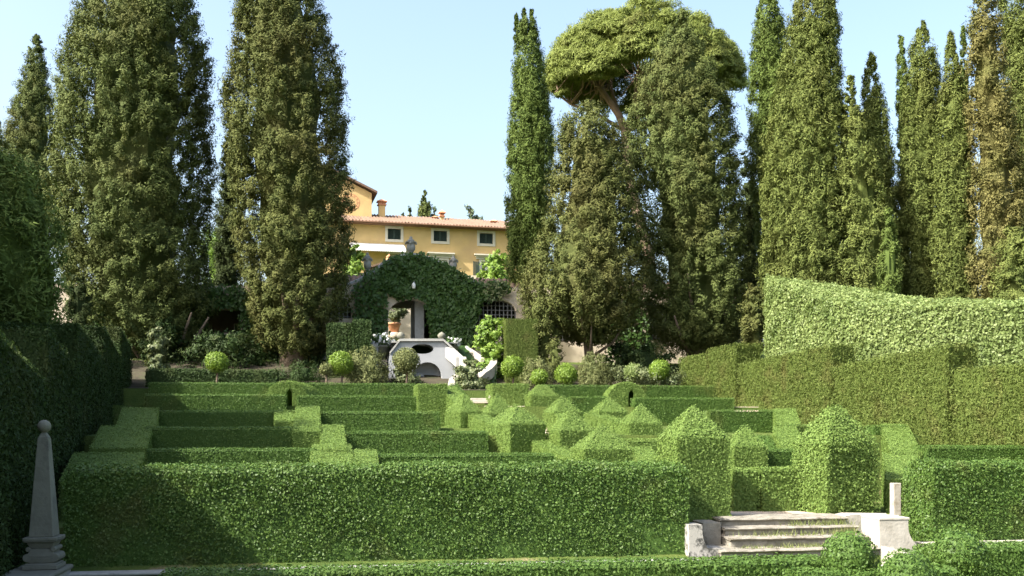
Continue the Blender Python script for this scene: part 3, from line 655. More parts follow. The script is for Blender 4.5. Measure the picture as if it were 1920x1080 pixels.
def umbrella_pine():
    Y = 66.0; cx, cy, cz = (1206 - CX) / F * Y, Y, z_at(0, 150, Y); g = ground(cx, Y)
    top = thing('umbrella_pine', (cx, cy, g), 'umbrella pine with a wide dome crown on bare spreading limbs, behind the cypresses', 'tree')
    a, cvert = 180 / F * Y, 136 / F * Y
    n = 1250
    u = rng.random(n) ** .5; th = rng.random(n) * 2 * math.pi
    shell = 1 - .3 * rng.random(n) ** 1.6
    ct = 1 - u * 1.12                            # height on the dome, a little under the rim
    sr = np.sqrt(np.clip(1 - np.clip(ct, 0, 1) ** 2, 0, 1))
    c = np.stack([cx + a * sr * np.cos(th) * shell, cy + .75 * a * sr * np.sin(th) * shell, cz + cvert * ct * shell + .35 * np.sin(3 * th) + .25 * np.sin(7 * th + 1)], 1)
    low = (np.abs(np.cos(th)) > .55) & (rng.random(n) < .10)      # ragged skirts hanging at the sides
    c[low, 2] -= rng.uniform(.3, 1.5, low.sum()); c[low, :2] = np.array([cx, cy]) + (c[low, :2] - [cx, cy]) * rng.uniform(.78, .98, (low.sum(), 1))
    per = 230; sz = rng.uniform(.38, .85, n); sz[low] *= .7
    q = unit(rng.normal(size=(n, per, 3))); q[..., 2] = np.abs(q[..., 2]) * .9 - .18
    p = c[:, None] + q * sz[:, None, None] * (rng.random((n, per, 1)) ** .35)
    nr = unit(q + .4 * rng.normal(size=(n, per, 3)) + np.array([0, 0, .35])); t = unit(q + np.array([0, 0, .6]) + .5 * rng.normal(size=(n, per, 3)))
    t = unit(t - nr * (t * nr).sum(2, keepdims=True)); b = np.cross(nr, t)
    L = rng.uniform(.20, .36, (n, per, 1)); Wd = rng.uniform(.018, .034, (n, per, 1))
    tri = np.stack([p - t * L * .4 + b * Wd, p - t * L * .4 - b * Wd, p + t * L * .6], 2).reshape(-1, 3)
    tone = np.repeat(np.clip(rng.normal(.5, .16, (n, 1)) + rng.normal(0, .18, (n, per)), 0, 1).ravel(), 3)
    tris_mesh('crown', M['pine'], [(tri, tone)], top)
    f = P(1172, 246, Y); tb = MB()
    tb.tube([np.array([cx + .5, Y, g - .3]), np.array([cx + .4, Y, g + 6]), np.array([f[0] + .25, Y, f[2] - 3]), f], [.42, .38, .33, .28], 10)
    tb.build('trunk', M['pinebark'], top, True)
    b = MB(); fork2 = P(1160, 215, Y); fork3 = P(1124, 163, Y)
    b.tube([f, fork2, fork3, P(1112, 130, Y)], [.27, .24, .17, .10], 8)
    b.tube([f, P(1190, 200, Y), P(1196, 150, Y), P(1200, 100, Y)], [.2, .17, .13, .08], 8)
    b.tube([fork2, P(1150, 160, Y) + [0, 1, 0], P(1150, 100, Y) + [0, 2, 0]], [.14, .1, .06], 7)
    b.tube([f, P(1225, 190, Y), P(1290, 150, Y), P(1340, 120, Y)], [.2, .16, .12, .06], 8)
    b.tube([f, P(1120, 215, Y), P(1070, 195, Y), P(1035, 170, Y)], [.14, .11, .08, .04], 7)
    b.tube([f, P(1300, 200, Y), P(1350, 165, Y), P(1375, 140, Y)], [.15, .11, .08, .04], 7)
    hubs = [fork3, P(1112, 140, Y), P(1198, 140, Y), P(1150, 130, Y), P(1290, 150, Y), P(1340, 125, Y), P(1070, 195, Y), P(1220, 170, Y), P(1350, 165, Y), P(1040, 172, Y)]
    for i in range(150):
        e = c[rng.integers(n)]; h = min(hubs, key=lambda q: np.linalg.norm((q - e) * [1, .8, .5]) + rng.random() * 1.5)
        m = h * .5 + e * .5 + np.array([rng.normal(0, .2), rng.normal(0, .2), -.45 + rng.normal(0, .15)])
        b.tube([h, m, e], [.065, .042, .015], 5)
    b.build('branches', M['pinebark'], top, True)
    # a loose spray of foliage under the rim at each side
umbrella_pine()

# ================================================================== UPPER TERRACE PLANTING
def lollipop(px, py, rpx, Y, label, stem=True, m='ball', sq=.95):
    c = P(px, py, Y); r = rpx / F * Y; g = ground(c[0], Y)
    top = thing('topiary_ball', (c[0], Y, g), label, 'topiary', 'small topiary balls on the upper terrace')
    prof = [(max(.02, r * math.cos(a)), c[2] - g + r * sq * math.sin(a)) for a in np.linspace(-1.4, 1.5, 9)]
    lathe_leafy('crown', (c[0], Y, g), prof, M[m], leaf=(.065, .042), dens=1100, jit=.03, bulge=.06, tilt=.6, inset=.05, parent=top)
    b = MB(); b.tube([(c[0], Y, g - .1), (c[0] + .03, Y, (g + c[2]) / 2), (c[0], Y, c[2])], [.05, .042, .035], 7); b.build('stem', M['bark'], top, True)
lollipop(406, 680, 21, 39.3, 'lone topiary ball on a pale stem, furthest from the fountain wall')
lollipop(611, 693, 13, 41.4, 'smaller dull ball pressed against a bigger bright one', m='rosemary')
lollipop(640, 681, 23, 41.8, 'bright topiary ball beside the smaller dull one and the rosemary bush')
lollipop(762, 676, 25, 41.6, 'topiary ball standing in front of the white fountain wall', m='rosemary')
lollipop(961, 688, 22, 41.4, 'topiary ball on a stem in front of the tall square hedge')
lollipop(1010, 708, 17, 40.6, 'lowest topiary ball, resting right on the topmost hedge row')
lollipop(1062, 702, 21, 41.0, 'bright topiary ball beside the grey green rosemary bush')
lollipop(1188, 698, 17, 41.3, 'pale ragged topiary ball next to a rounder one by the stepped hedge', m='laurel')
lollipop(1236, 694, 21, 41.2, 'round bright topiary ball nearest the stepped hedge')
def bush(kind, outline, Y, m, label, cat='shrub', lift=.8, leaf=(.16, .03), spacing=.26, size=.34, per=55, group=None, rough=.12, base=None):
    return tree(kind, outline, Y, m, 'shrub', label, .05, group, cat, lift=lift, leaf=leaf, spacing=spacing, size=size, per=per, rough=rough, base=base)
bush('rosemary_bush', [(655, 670, 705), (670, 656, 722), (690, 648, 732), (722, 645, 735)], 42.6, 'rosemary', 'spiky rosemary bush beside the white fountain wall')
bush('rosemary_bush', [(672, 1095, 1140), (685, 1080, 1150), (722, 1076, 1154)], 42.6, 'rosemary', 'spiky rosemary bush between two bright topiary balls below the plaster wall')
bush('rosemary_bush', [(672, 985, 1010), (690, 975, 1040), (722, 970, 1046)], 43.0, 'rosemary', 'spiky grey green bush behind the two small balls, below the square hedge')
bush('rosemary_bush', [(685, 560, 595), (700, 520, 610), (722, 515, 615)], 42.8, 'dark_hedge', 'shaded spiky bush beside the smaller dull topiary ball')
bush('flowering_shrub', [(690, 1150, 1175), (705, 1140, 1280), (722, 1140, 1285)], 42.4, 'pale_ivy', 'low pale leaved shrub under the two last topiary balls', lift=.5, leaf=(.10, .06))
SH = dict(lift=.3, leaf=(.16, .09), spacing=.36, size=.42, per=40)
bush('dark_shrub', [(600, 275, 330), (630, 262, 345), (690, 258, 350), (715, 262, 348)], 45.2, 'dark_hedge', 'dark evergreen shrub added to deepen the shade under the broadest old cypress', **SH)  # added to make the wall behind read as deep shade
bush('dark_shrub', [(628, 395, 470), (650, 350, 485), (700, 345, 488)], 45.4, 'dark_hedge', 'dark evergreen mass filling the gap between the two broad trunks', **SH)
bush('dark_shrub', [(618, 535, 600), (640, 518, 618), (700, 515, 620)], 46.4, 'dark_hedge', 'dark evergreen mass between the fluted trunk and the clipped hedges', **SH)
bush('dark_shrub', [(648, 1145, 1225), (665, 1125, 1275), (705, 1118, 1290)], 46.6, 'dark_hedge', 'dark ivy like shrub added to darken the foot of the shaded plaster wall', **SH)  # added to darken the wall foot
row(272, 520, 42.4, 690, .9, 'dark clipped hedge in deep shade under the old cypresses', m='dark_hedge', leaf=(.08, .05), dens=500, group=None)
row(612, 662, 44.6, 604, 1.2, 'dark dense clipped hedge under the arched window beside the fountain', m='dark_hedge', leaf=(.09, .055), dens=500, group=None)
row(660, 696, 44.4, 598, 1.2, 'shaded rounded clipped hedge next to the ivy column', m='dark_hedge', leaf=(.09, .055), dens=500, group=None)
block(979, 43.6, 1.42, 1.3, 597, 'tall square clipped hedge block in front of the plaster wall', name='hedge', cat='hedge', m='cypress_hedge', rot=8, group=None, base=1.7)
bush('bright_shrub', [(598, 905, 935), (615, 892, 946), (650, 888, 948), (690, 895, 946), (712, 905, 944)], 44.8, 'bright', 'bright yellow green leafy shrub beside the tall square hedge block', lift=.3, leaf=(.15, .10), size=.32)
bush('leafy_tree', [(470, 925, 950), (495, 905, 955), (530, 892, 958), (575, 892, 958)], 60, 'bright', 'bright leafy tree over the wall, in front of the villa window beside the slim cypress', cat='tree', lift=.3, leaf=(.22, .15), spacing=.42, size=.45, per=40)
bush('leafy_tree', [(452, 655, 668), (475, 645, 680), (505, 640, 688), (545, 640, 690)], 60, 'bright', 'bright leafy tree over the wall under the villa awning beside the brown cypress', cat='tree', lift=.3, leaf=(.22, .15), spacing=.42, size=.45, per=40)
bush('ivy_column', [(612, 283, 303), (640, 276, 312), (685, 278, 316), (700, 285, 312)], 43.2, 'pale_ivy', 'pale ivy mound in a patch of sun at the foot of the broadest cypress', cat='ivy', lift=.2, leaf=(.17, .12), size=.25)
bush('creeper', [(690, 738, 765), (705, 735, 782), (722, 733, 800)], 43.0, 'pale_ivy', 'pale creeper at the foot of the white fountain wall under a topiary ball', cat='creeper', lift=.3, leaf=(.10, .07), size=.22, spacing=.22)
bush('creeper', [(676, 872, 890), (690, 858, 905), (715, 848, 915), (745, 880, 912)], 42.2, 'pale_ivy', 'pale creeper spilling between the two scroll ends of the fountain stair', cat='creeper', lift=.3, leaf=(.11, .08), size=.25, spacing=.22)
tree('cypress_tree', [(545, 1000, 1025), (580, 975, 1048), (620, 980, 1056), (655, 990, 1050), (685, 1000, 1042)], 44.4, 'olive', 'bushy', 'young ragged evergreen between the tall square hedge and the barred window', .07, size=.34, spacing=.34)
bush('tall_weed', [(640, 1032, 1045), (660, 1025, 1058), (700, 1020, 1065)], 43.6, 'olive', 'brownish bush in front of the sunlit plaster wall', lift=.5, size=.25)

# ================================================================== GARDEN BUILDING WITH THE IVY ARCH
fr = Frame(800, 50.0, K)
def poly(pts): return [fr.uz(x, y) for x, y in pts]
def arch_px(x0, x1, yb, ysp, yt, n=10, f=fr):
    pts = [(x1, yb), (x1, ysp)]
    for i in range(1, n): a = math.pi * i / n; pts.append(((x0 + x1) / 2 + (x1 - x0) / 2 * math.cos(a), ysp - (ysp - yt) * math.sin(a)))
    return [f.uz(x, y) for x, y in [(x0, yb)] + [(x1, yb)] + pts[1:] + [(x0, ysp)]]
org = fr.w(0, 0, 3.2)
gb = thing('garden_house', org, 'long plastered garden house with an ivy covered arch and barred windows', 'garden house')
out = poly([(60, 720), (1392, 720), (1392, 548), (905, 538), (868, 524), (846, 508), (822, 494), (800, 484), (770, 478), (742, 484), (722, 494), (700, 512), (672, 528), (640, 540), (60, 530)])
op = {'arch': arch_px(728, 808, 640, 590, 561), 'wl': arch_px(608, 658, 597, 578, 560), 'wr': arch_px(888, 968, 610, 585, 562),
      'w1': poly([(1040, 641), (1080, 641), (1080, 598), (1040, 598)]), 'w2': poly([(1108, 643), (1131, 643), (1131, 600), (1108, 600)]),
      'w3': poly([(1216, 637), (1256, 637), (1256, 572), (1216, 572)]), 'w4': poly([(280, 612), (312, 612), (312, 578), (280, 578)]),
      'w5': poly([(388, 624), (452, 624), (452, 580), (388, 580)])}
wall_ = MB().sheet(fr, out, list(op.values()), 0, .5)
wall_.build('wall', M['plaster'], gb)
bk = Frame(800, 50.0, K)
u0, u1 = fr.u(60), fr.u(1392)
zb_, zr = 2.6, fr.z(905, 560)
def shift(pts, du=0.0): return [(u + du, z) for u, z in pts]
ua, ub = fr.u(728), fr.u(808)
hole_court = [(ua - .1, 4.1), (ua + 1.35, 4.1), (ua + 1.35, 6.25), (ua - .1, 6.25)]
ug = fr.u(432)
hole_g = [(ug - .28, fr.z(432, 606)), (ug + .28, fr.z(432, 606)), (ug + .28, fr.z(432, 591)), (ug - .28, fr.z(432, 591))]
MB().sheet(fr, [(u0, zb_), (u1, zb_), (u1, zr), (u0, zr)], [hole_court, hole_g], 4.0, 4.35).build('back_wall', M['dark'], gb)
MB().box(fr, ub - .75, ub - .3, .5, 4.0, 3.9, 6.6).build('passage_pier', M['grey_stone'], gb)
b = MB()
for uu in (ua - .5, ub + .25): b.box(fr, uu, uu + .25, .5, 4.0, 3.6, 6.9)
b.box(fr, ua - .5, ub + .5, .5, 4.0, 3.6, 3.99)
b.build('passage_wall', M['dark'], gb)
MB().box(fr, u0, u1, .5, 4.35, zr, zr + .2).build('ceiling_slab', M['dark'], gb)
b = MB()                                         # tiled lean-to roof behind the front wall
n = 260; us = np.linspace(fr.u(560), fr.u(1392), n); V = []
for j, (v, z) in enumerate(((.45, zr + .55), (2.4, zr + 1.35), (4.5, zr + .4))):
    for i, u in enumerate(us): V.append(fr.w(u, v, z + .05 * math.sin(i * 1.9)))
b.add(V, [[j * n + i, j * n + i + 1, (j + 1) * n + i + 1, (j + 1) * n + i] for j in range(2) for i in range(n - 1)])
b.build('roof', M['tile'], gb)
b = MB(); pts = [(905, 538), (868, 524), (846, 508), (822, 494), (800, 484), (770, 478), (742, 484), (722, 494), (700, 512), (672, 528), (640, 540)]
b.tube([fr.w(fr.uz(x, y)[0], .2, fr.uz(x, y)[1]) for x, y in pts], [.16] * len(pts), 8)
b.build('coping', M['grey_stone'], gb)
def grille(name, pts, du, dz, inset=.12, r=.022):
    """iron bars across an opening, and the bars follow its outline"""
    us = [p[0] for p in pts]; zs = [p[1] for p in pts]; b = MB(); um, U = min(us), max(us); zm, Z = min(zs), max(zs)
    pv = np.array(pts)
    def spanz(u):
        hits = []
        for i in range(len(pv)):
            a, c = pv[i], pv[(i + 1) % len(pv)]
            if (a[0] - u) * (c[0] - u) < 0: hits.append(a[1] + (c[1] - a[1]) * (u - a[0]) / (c[0] - a[0]))
        return (min(hits), max(hits)) if len(hits) >= 2 else None
    def spanu(z):
        hits = []
        for i in range(len(pv)):
            a, c = pv[i], pv[(i + 1) % len(pv)]
            if (a[1] - z) * (c[1] - z) < 0: hits.append(a[0] + (c[0] - a[0]) * (z - a[1]) / (c[1] - a[1]))
        return (min(hits), max(hits)) if len(hits) >= 2 else None
    for u in np.arange(um + du / 2, U, du):
        s = spanz(u)
        if s: b.box(fr, u - r, u + r, inset - r, inset + r, s[0], s[1])
    for z in np.arange(zm + dz / 2, Z, dz):
        s = spanu(z)
        if s: b.box(fr, s[0], s[1], inset - r * .6 - .001, inset + r * .6 + .001, z - r * .8, z + r * .8)
    b.build('window_grille', M['iron'], gb)
for k in ('wl', 'wr', 'w1', 'w2', 'w3', 'w4'): grille(k, op[k], .17 if k[0] == 'w' and k not in ('wl', 'wr') else .2, .22)
b = MB(); pr = op['wr']; arc = sorted([p for p in pr if p[1] > min(q[1] for q in pr) + .2], key=lambda p: p[0])
b.tube([fr.w(u, -.02, z + .06) for u, z in arc], [.07] * len(arc), 6); b.build('arch_moulding', M['plaster'], gb)

# ivy over the arch
def ivy(name, polys_px, m, label, cat='ivy', depth=(.06, .30), leaf=(.17, .13), dens=260, frame=fr, layers=3):
    V = []; Ps = []
    for pts in polys_px:
        b0 = len(V)
        for x, y in pts:
            u, z = frame.uz(x, y); V.append(frame.w(u, -.12, z))
        Ps.append([b0 + i for i in range(len(pts))])
    V = np.array(V, float); T = np.array([[f[0], f[i], f[i + 1]] for f in Ps for i in range(1, len(f) - 1)])
    A, B, D = V[T[:, 0]], V[T[:, 1]], V[T[:, 2]]; ar = np.linalg.norm(np.cross(B - A, D - A), axis=1) / 2
    cnt = rng.poisson(ar * dens * layers); idx = np.repeat(np.arange(len(T)), cnt); n = len(idx)
    r1 = np.sqrt(rng.random(n))[:, None]; r2 = rng.random(n)[:, None]
    p = A[idx] * (1 - r1) + B[idx] * r1 * (1 - r2) + D[idx] * r1 * r2
    nrm = np.array([frame.s, -frame.c, 0.0])
    p = p + rng.normal(0, .09, (n, 3)) * [1, .2, 1]
    d = rng.uniform(depth[0], depth[1], n) + .16 * wob(p, 1.3)
    p = p + nrm * d[:, None]
    ln = unit(nrm + np.array([0, 0, .45]) + .5 * rng.normal(size=(n, 3)))
    q = leaves(p, ln, leaf[0], leaf[1], np.array([0, 0, -1.0]) + .5 * rng.normal(size=(n, 3)))
    loc = V.mean(0); loc[2] = V[:, 2].min()
    me = make_mesh(name, q.reshape(-1, 3), np.arange(4 * n), np.full(n, 4), M[m], np.repeat(np.clip(rng.normal(.5, .27, n), 0, 1), 4), False, loc)
    return link(name, me, None, loc, label, cat)
ivy('ivy', [[(706, 516), (728, 490), (752, 482), (770, 478), (790, 482), (790, 560), (745, 560), (728, 530), (710, 545)],
            [(790, 482), (822, 492), (846, 506), (870, 524), (905, 538), (905, 565), (888, 600), (888, 648), (812, 648), (812, 590), (800, 565), (790, 560)],
            [(905, 536), (948, 532), (952, 548), (930, 560), (905, 568)]], 'ivy', 'thick dark ivy covering the arched gable of the garden house')
ivy('creeper', [[(664, 540), (690, 512), (722, 500), (730, 540), (722, 575), (728, 630), (700, 640), (668, 640)]], 'ivy', 'dark creeper beside the arch, thinner, with plaster showing through', cat='creeper', dens=110)
ivy('creeper', [[(905, 530), (942, 528), (950, 545), (938, 560), (920, 566), (905, 556)]], 'pale_ivy', 'pale sunlit creeper tip hanging above the arched barred window', cat='creeper', depth=(.2, .4), dens=90, leaf=(.15, .1))
ivy('ivy', [[(150, 540), (388, 540), (388, 690), (150, 690)], [(388, 540), (452, 540), (452, 580), (388, 580)], [(388, 626), (452, 626), (452, 690), (388, 690)], [(452, 545), (604, 545), (604, 690), (452, 690)]], 'ivy', 'dark ivy added to deepen the shade on the wall behind the two broad old cypresses', dens=120)  # ivy added so its dark leaves give the wall its deep shade
ivy('ivy', [[(1134, 555), (1214, 555), (1214, 690), (1134, 690)], [(1260, 560), (1385, 560), (1385, 640), (1260, 640)]], 'ivy', 'thin dark ivy on the shaded plaster wall beside the tall barred window', dens=60)  # ivy added to darken the wall where only shade falls
# urns and finials
def urn(px, py_top, py_base, v, label, k=1.0, frame=fr, m='grey_stone'):
    u, z1 = frame.uz(px, py_top); z0 = frame.z(px, py_base); H = z1 - z0; c = frame.w(u, v, z0)
    t = thing('stone_urn', c, label, 'urn', 'stone urns on the gable')
    s = H * k
    MB().lathe(c, [(.24 * s, 0), (.24 * s, .08 * H), (.14 * s, .12 * H), (.08 * s, .22 * H), (.13 * s, .27 * H)], 16).build('foot', M[m], t, True)
    MB().lathe(c, [(.10 * s, .27 * H), (.20 * s, .36 * H), (.22 * s, .48 * H), (.20 * s, .60 * H), (.17 * s, .66 * H), (.27 * s, .71 * H), (.28 * s, .75 * H), (.20 * s, .77 * H)], 18).build('bowl', M[m], t, True)
    MB().lathe(c, [(.19 * s, .77 * H), (.15 * s, .84 * H), (.07 * s, .89 * H), (.09 * s, .94 * H), (.06 * s, .99 * H), (.01 * s, H)], 16).build('lid', M[m], t, True)
    for a in (0, math.pi / 2, math.pi, 1.5 * math.pi):
        b = MB().lathe((c[0] + .25 * s * math.cos(a), c[1] + .25 * s * math.sin(a), z0 + .60 * H), [(.01, 0), (.055 * s, .03 * H), (.06 * s, .08 * H), (.03 * s, .12 * H), (.01, .13 * H)], 8)
        b.build('mask', M[m], t, True)
urn(771, 442, 482, .2, 'tallest stone urn at the peak of the ivy gable', .95)
urn(689, 472, 516, .2, 'stone urn on the bare curved shoulder of the gable', .75)
urn(851, 478, 512, .2, 'stone urn rising from the ivy on the side towards the slim cypress', .9)
b = MB(); u, z = fr.uz(774, 545); c = fr.w(u, -.75, z)
lt = thing('wall_lantern', c, 'small white lantern hanging on the ivy over the arch', 'lantern')
MB().lathe(c, [(.05, 0), (.085, .02), (.085, .20), (.05, .26), (.02, .30)], 10).build('shade', M['white'], lt, True)
MB().tube([(c[0], c[1], c[2] + .28), (c[0], c[1] + .3, c[2] + .42), (c[0] + .05, c[1] + .72, c[2] + .42)], [.015, .015, .015], 6).build('bracket', M['iron'], lt)

# the sunny court beyond the arch: white wall, potted lemon tree
cf = Frame(745, 62, K)
b = MB().box(cf, -3, 6.0, 0, .3, 4.0, 9.2); b.build('court_wall', M['plaster'], label='sunlit pale court wall seen through the arch', cat='wall')
pc = P(739, 617, 57.5); pc[2] = P(739, 624, 57.5)[2]
pot = thing('lemon_pot', pc, 'terracotta pot with rolled rim seen through the arch', 'flower pot')
MB().lathe(pc, [(.24, 0), (.34, .42), (.36, .44), (.40, .46), (.40, .56), (.33, .56), (.31, .50)], 18).build('bowl', M['terracotta'], pot, True)
MB().lathe(pc, [(.46, -.45), (.46, -.02), (.40, 0)], 16).build('plinth', M['plaster'], pot, True)
tree('lemon_tree', [(563, 738, 762), (575, 733, 768), (590, 730, 762), (605, 733, 752), (612, 737, 746)], 57.5, 'pale_ivy', 'shrub', 'small lemon tree with pale leaves growing in the terracotta pot behind the arch', .05, None, lift=.3, base=float(pc[2]) + .4, spacing=.22, size=.22, leaf=(.14, .08), per=40)

# ================================================================== FOUNTAIN WALL AND ITS STAIR
ef = Frame(800, 44.6, K)
lv = Frame(800, 44.6, K)
# terrace the arch opens on
MB().add([lv.w(u, v, z) for z in (1.2, 3.72) for u, v in ((-1.5, 1.3), (1.4, 1.3), (2.2, 5.3), (-2.2, 5.3))],
         [[3, 2, 1, 0], [4, 5, 6, 7], [0, 1, 5, 4], [1, 2, 6, 5], [2, 3, 7, 6], [3, 0, 4, 7]]).build('landing', M['grey_stone'], label='raised stone landing between the fountain wall and the arch', cat='terrace')
fo = thing('fountain_wall', ef.w(0, 0, 1.5), 'white plastered fountain wall with an oval opening and an arched niche', 'fountain')
def epx(pts): return [ef.uz(x, y) for x, y in pts]
oval = [ef.uz(792 + 21 * math.cos(a), 654 + 9.5 * math.sin(a)) for a in np.linspace(0, 2 * math.pi, 25)[:-1]]
nich = [ef.uz(x, y) for x, y in [(775, 724), (828, 724)] + [(801.5 + 26.5 * math.cos(a), 706 - 27 * math.sin(a)) for a in np.linspace(0, math.pi, 13)]]
MB().sheet(ef, epx([(729, 724), (866, 724), (866, 676), (861, 668), (831, 641), (750, 641), (731, 664), (729, 676)]), [oval, nich], 0, .40).build('wall', M['exedra'], fo)
# niche: a hollow half dome behind the arch
V = []; Fs = []; n = 14
u0_, z0_ = ef.uz(801.5, 724); rr = ef.u(828) - u0_; zs_ = ef.z(801.5, 706)
for i in range(n + 1):
    a = math.pi * i / n; V.append(ef.w(u0_ + rr * math.cos(a), .4 + .3 * math.sin(a), z0_)); V.append(ef.w(u0_ + rr * math.cos(a), .4 + .3 * math.sin(a), zs_))
for i in range(n): Fs.append([2 * i, 2 * i + 1, 2 * i + 3, 2 * i + 2])
b0 = len(V); m_ = 7
for j in range(m_ + 1):
    e = math.pi / 2 * j / m_
    for i in range(n + 1):
        a = math.pi * i / n; V.append(ef.w(u0_ + rr * math.cos(a) * math.cos(e), .4 + .3 * math.sin(a) * math.cos(e), zs_ + rr * math.sin(e)))
for j in range(m_):
    for i in range(n): q = b0 + j * (n + 1) + i; Fs.append([q, q + 1, q + n + 2, q + n + 1])
MB().add(V, Fs).build('niche', M['exedra'], fo, True)
b = MB(); uu = [ef.uz(786 + 15 * math.cos(a), 718 - 20 * math.sin(a)) for a in np.linspace(0, math.pi, 11)]
b.sheet(ef, [ef.uz(771, 726), ef.uz(801, 726)] + uu, [[ef.uz(777, 724), ef.uz(795, 724)] + [ef.uz(786 + 9 * math.cos(a), 716 - 11 * math.sin(a)) for a in np.linspace(0, math.pi, 9)]], .38, .55)
b.build('inner_arch', M['exedra'], fo)
MB().box(ef, -1.5, 1.4, .41, 1.28, 3.67, 3.718).build('top_slab', M['grey_stone'], fo)
MB().add([ef.w(u * 1.25 - .05, 1.2, z + q) for u, z in oval for q in (0,)], [list(range(len(oval)))]).build('oval_shade_backing', M['dark_hedge'], fo)  # flat dark green sheet, its colour stands in for shade inside the oval
b = MB(); cp = [(731, 664), (750, 640), (831, 640), (862, 668)]
for (p, q) in zip(cp[:-1], cp[1:]):
    (ua_, za_), (ub_, zb2) = ef.uz(*p), ef.uz(*q)
    b.add([ef.w(u, v, z + dz) for u, z in ((ua_, za_), (ub_, zb2)) for v in (-.1, .52) for dz in (.003, .11)],
          [[0, 1, 3, 2], [4, 6, 7, 5], [0, 4, 5, 1], [2, 3, 7, 6], [1, 5, 7, 3], [0, 2, 6, 4]])
b.build('coping', M['grey_stone'], fo)
def finial(px, py, label):
    u, z = ef.uz(px, py); c = ef.w(u, .2, z)
    t = thing('stone_finial', c, label, 'finial', 'stone finials on the fountain wall')
    MB().lathe(c, [(.17, 0), (.17, .05), (.09, .09), (.08, .14)], 12).build('foot', M['obelisk_stone'], t, True)
    MB().lathe(c, [(.07, .13), (.16, .18), (.18, .28), (.13, .36), (.06, .40), (.01, .43)], 14).build('ball', M['obelisk_stone'], t, True)
finial(752, 640, 'small stone finial beside the bigger pot of white flowers')
finial(829, 640, 'small stone finial beside the smaller pot of white flowers')
def flowers(pxa, pxb, pyt, pyb, Y, label):
    cx_, cz = ((pxa + pxb) / 2 - CX) / F * Y, z_at(0, pyb, Y); r = (pxb - pxa) / 2 / F * Y
    t = thing('flower_pot', (cx_, Y, cz - .55), label, 'flower pot', 'pots of white flowers')
    MB().lathe((cx_, Y, cz - .55), [(r * .55, 0), (r * .75, .5), (r * .82, .52), (r * .82, .60), (r * .6, .60)], 16).build('pot', M['obelisk_stone'], t, True)
    hs = np.array([cz, cz + .25, cz + (pyb - pyt) / F * Y]); ax = np.array([[cx_, Y]] * 3)
    tris_mesh('foliage', M['ivy'], [crown_arrays(ax, hs, np.array([r * .7, r * .8, r * .3]), .14, .18, 30, (.12, .06), .4, .1)], t)
    tris_mesh('blossom', M['petal'], [crown_arrays(ax, hs, np.array([r * .95, r * 1.1, r * .6]), .15, .09, 16, (.085, .08), .4, .12)], t)
flowers(694, 736, 628, 650, 45.0, 'bigger pot of white flowers, in shade beside the fountain wall')
flowers(836, 862, 634, 650, 45.2, 'smaller pot of white flowers above the sloping coping of the fountain')
MB().lathe(tuple(P(700, 690, 44.6)), [(.22, -.6), (.22, .9), (.26, .93), (.26, 1.05), (.2, 1.07)], 4).build('stone_post', M['grey_stone'], label='grey stone post under the bigger pot of white flowers', cat='post')
def scroll(pts, Y0, Y1, w, th, label, m='pale_stone'):
    """a curved stair flank that sweeps down to a rolled end; pts are (photo column, row)"""
    n = len(pts); V = []
    for i, (x, y) in enumerate(pts):
        Y = Y0 + (Y1 - Y0) * i / (n - 1); p = P(x, y, Y); tk = th * (1 - .15 * i / n)
        V += [(p[0] - w / 2, Y, p[2]), (p[0] + w / 2, Y + .03, p[2]), (p[0] + w / 2, Y + .03, p[2] - tk), (p[0] - w / 2, Y, p[2] - tk)]
    Fs = [[0, 1, 2, 3], [4 * n - 1, 4 * n - 2, 4 * n - 3, 4 * n - 4]]
    for i in range(n - 1):
        for k in range(4): q = (k + 1) % 4; Fs.append([4 * i + k, 4 * (i + 1) + k, 4 * (i + 1) + q, 4 * i + q])
    return MB().add(V, Fs).build('stair_flank', M[m], label=label, cat='stair flank', group='scrolled flanks of the fountain stair', bevel=.03)
scroll([(832, 642), (848, 656), (862, 669)], 44.4, 43.6, .35, .5, 'sloping stone flank along the edge of the white fountain wall', 'grey_stone')
scroll([(868, 668), (869, 680), (864, 694), (856, 704), (848, 710), (846, 722)], 43.4, 42.6, .30, .55, 'curved pale stair flank rolling down in front of the fountain wall')
scroll([(872, 648), (890, 660), (906, 671)], 46.2, 44.8, .22, .25, 'straight pale stair rail rising under the bright shrub')
scroll([(926, 668), (925, 680), (916, 690), (904, 698), (896, 706)], 44.4, 42.8, .32, .5, 'curved pale stair flank below the bright shrub')
hs_ = thing('ivy_bank', (gx(880, 45), 45 + K * gx(880, 45), 2), 'dark ivy covered bank beside the fountain stair', 'ivy')
a_ = [P(838, 652, 45.6), P(880, 650, 46.4), P(892, 690, 44.6), P(866, 700, 44.2), P(845, 664, 44.8)]
leafy('leaves', np.array(a_), [[0, 1, 2, 3, 4]], M['ivy'], (.12, .09), 500, .08, .6, .1, .05, parent=hs_, away=False)
a_ = [P(893, 690, 44.0), P(930, 690, 44.0), P(930, 745, 43.6), P(893, 745, 43.4)]
ib = thing('ivy_bank', (gx(912, 44), 44 + K * gx(912, 44), 2), 'shaded creeper bank below the bright shrub and the curved flank', 'ivy')
leafy('leaves', np.array(a_), [[0, 1, 2, 3]], M['ivy'], (.12, .09), 500, .08, .6, .1, .05, parent=ib, away=False)
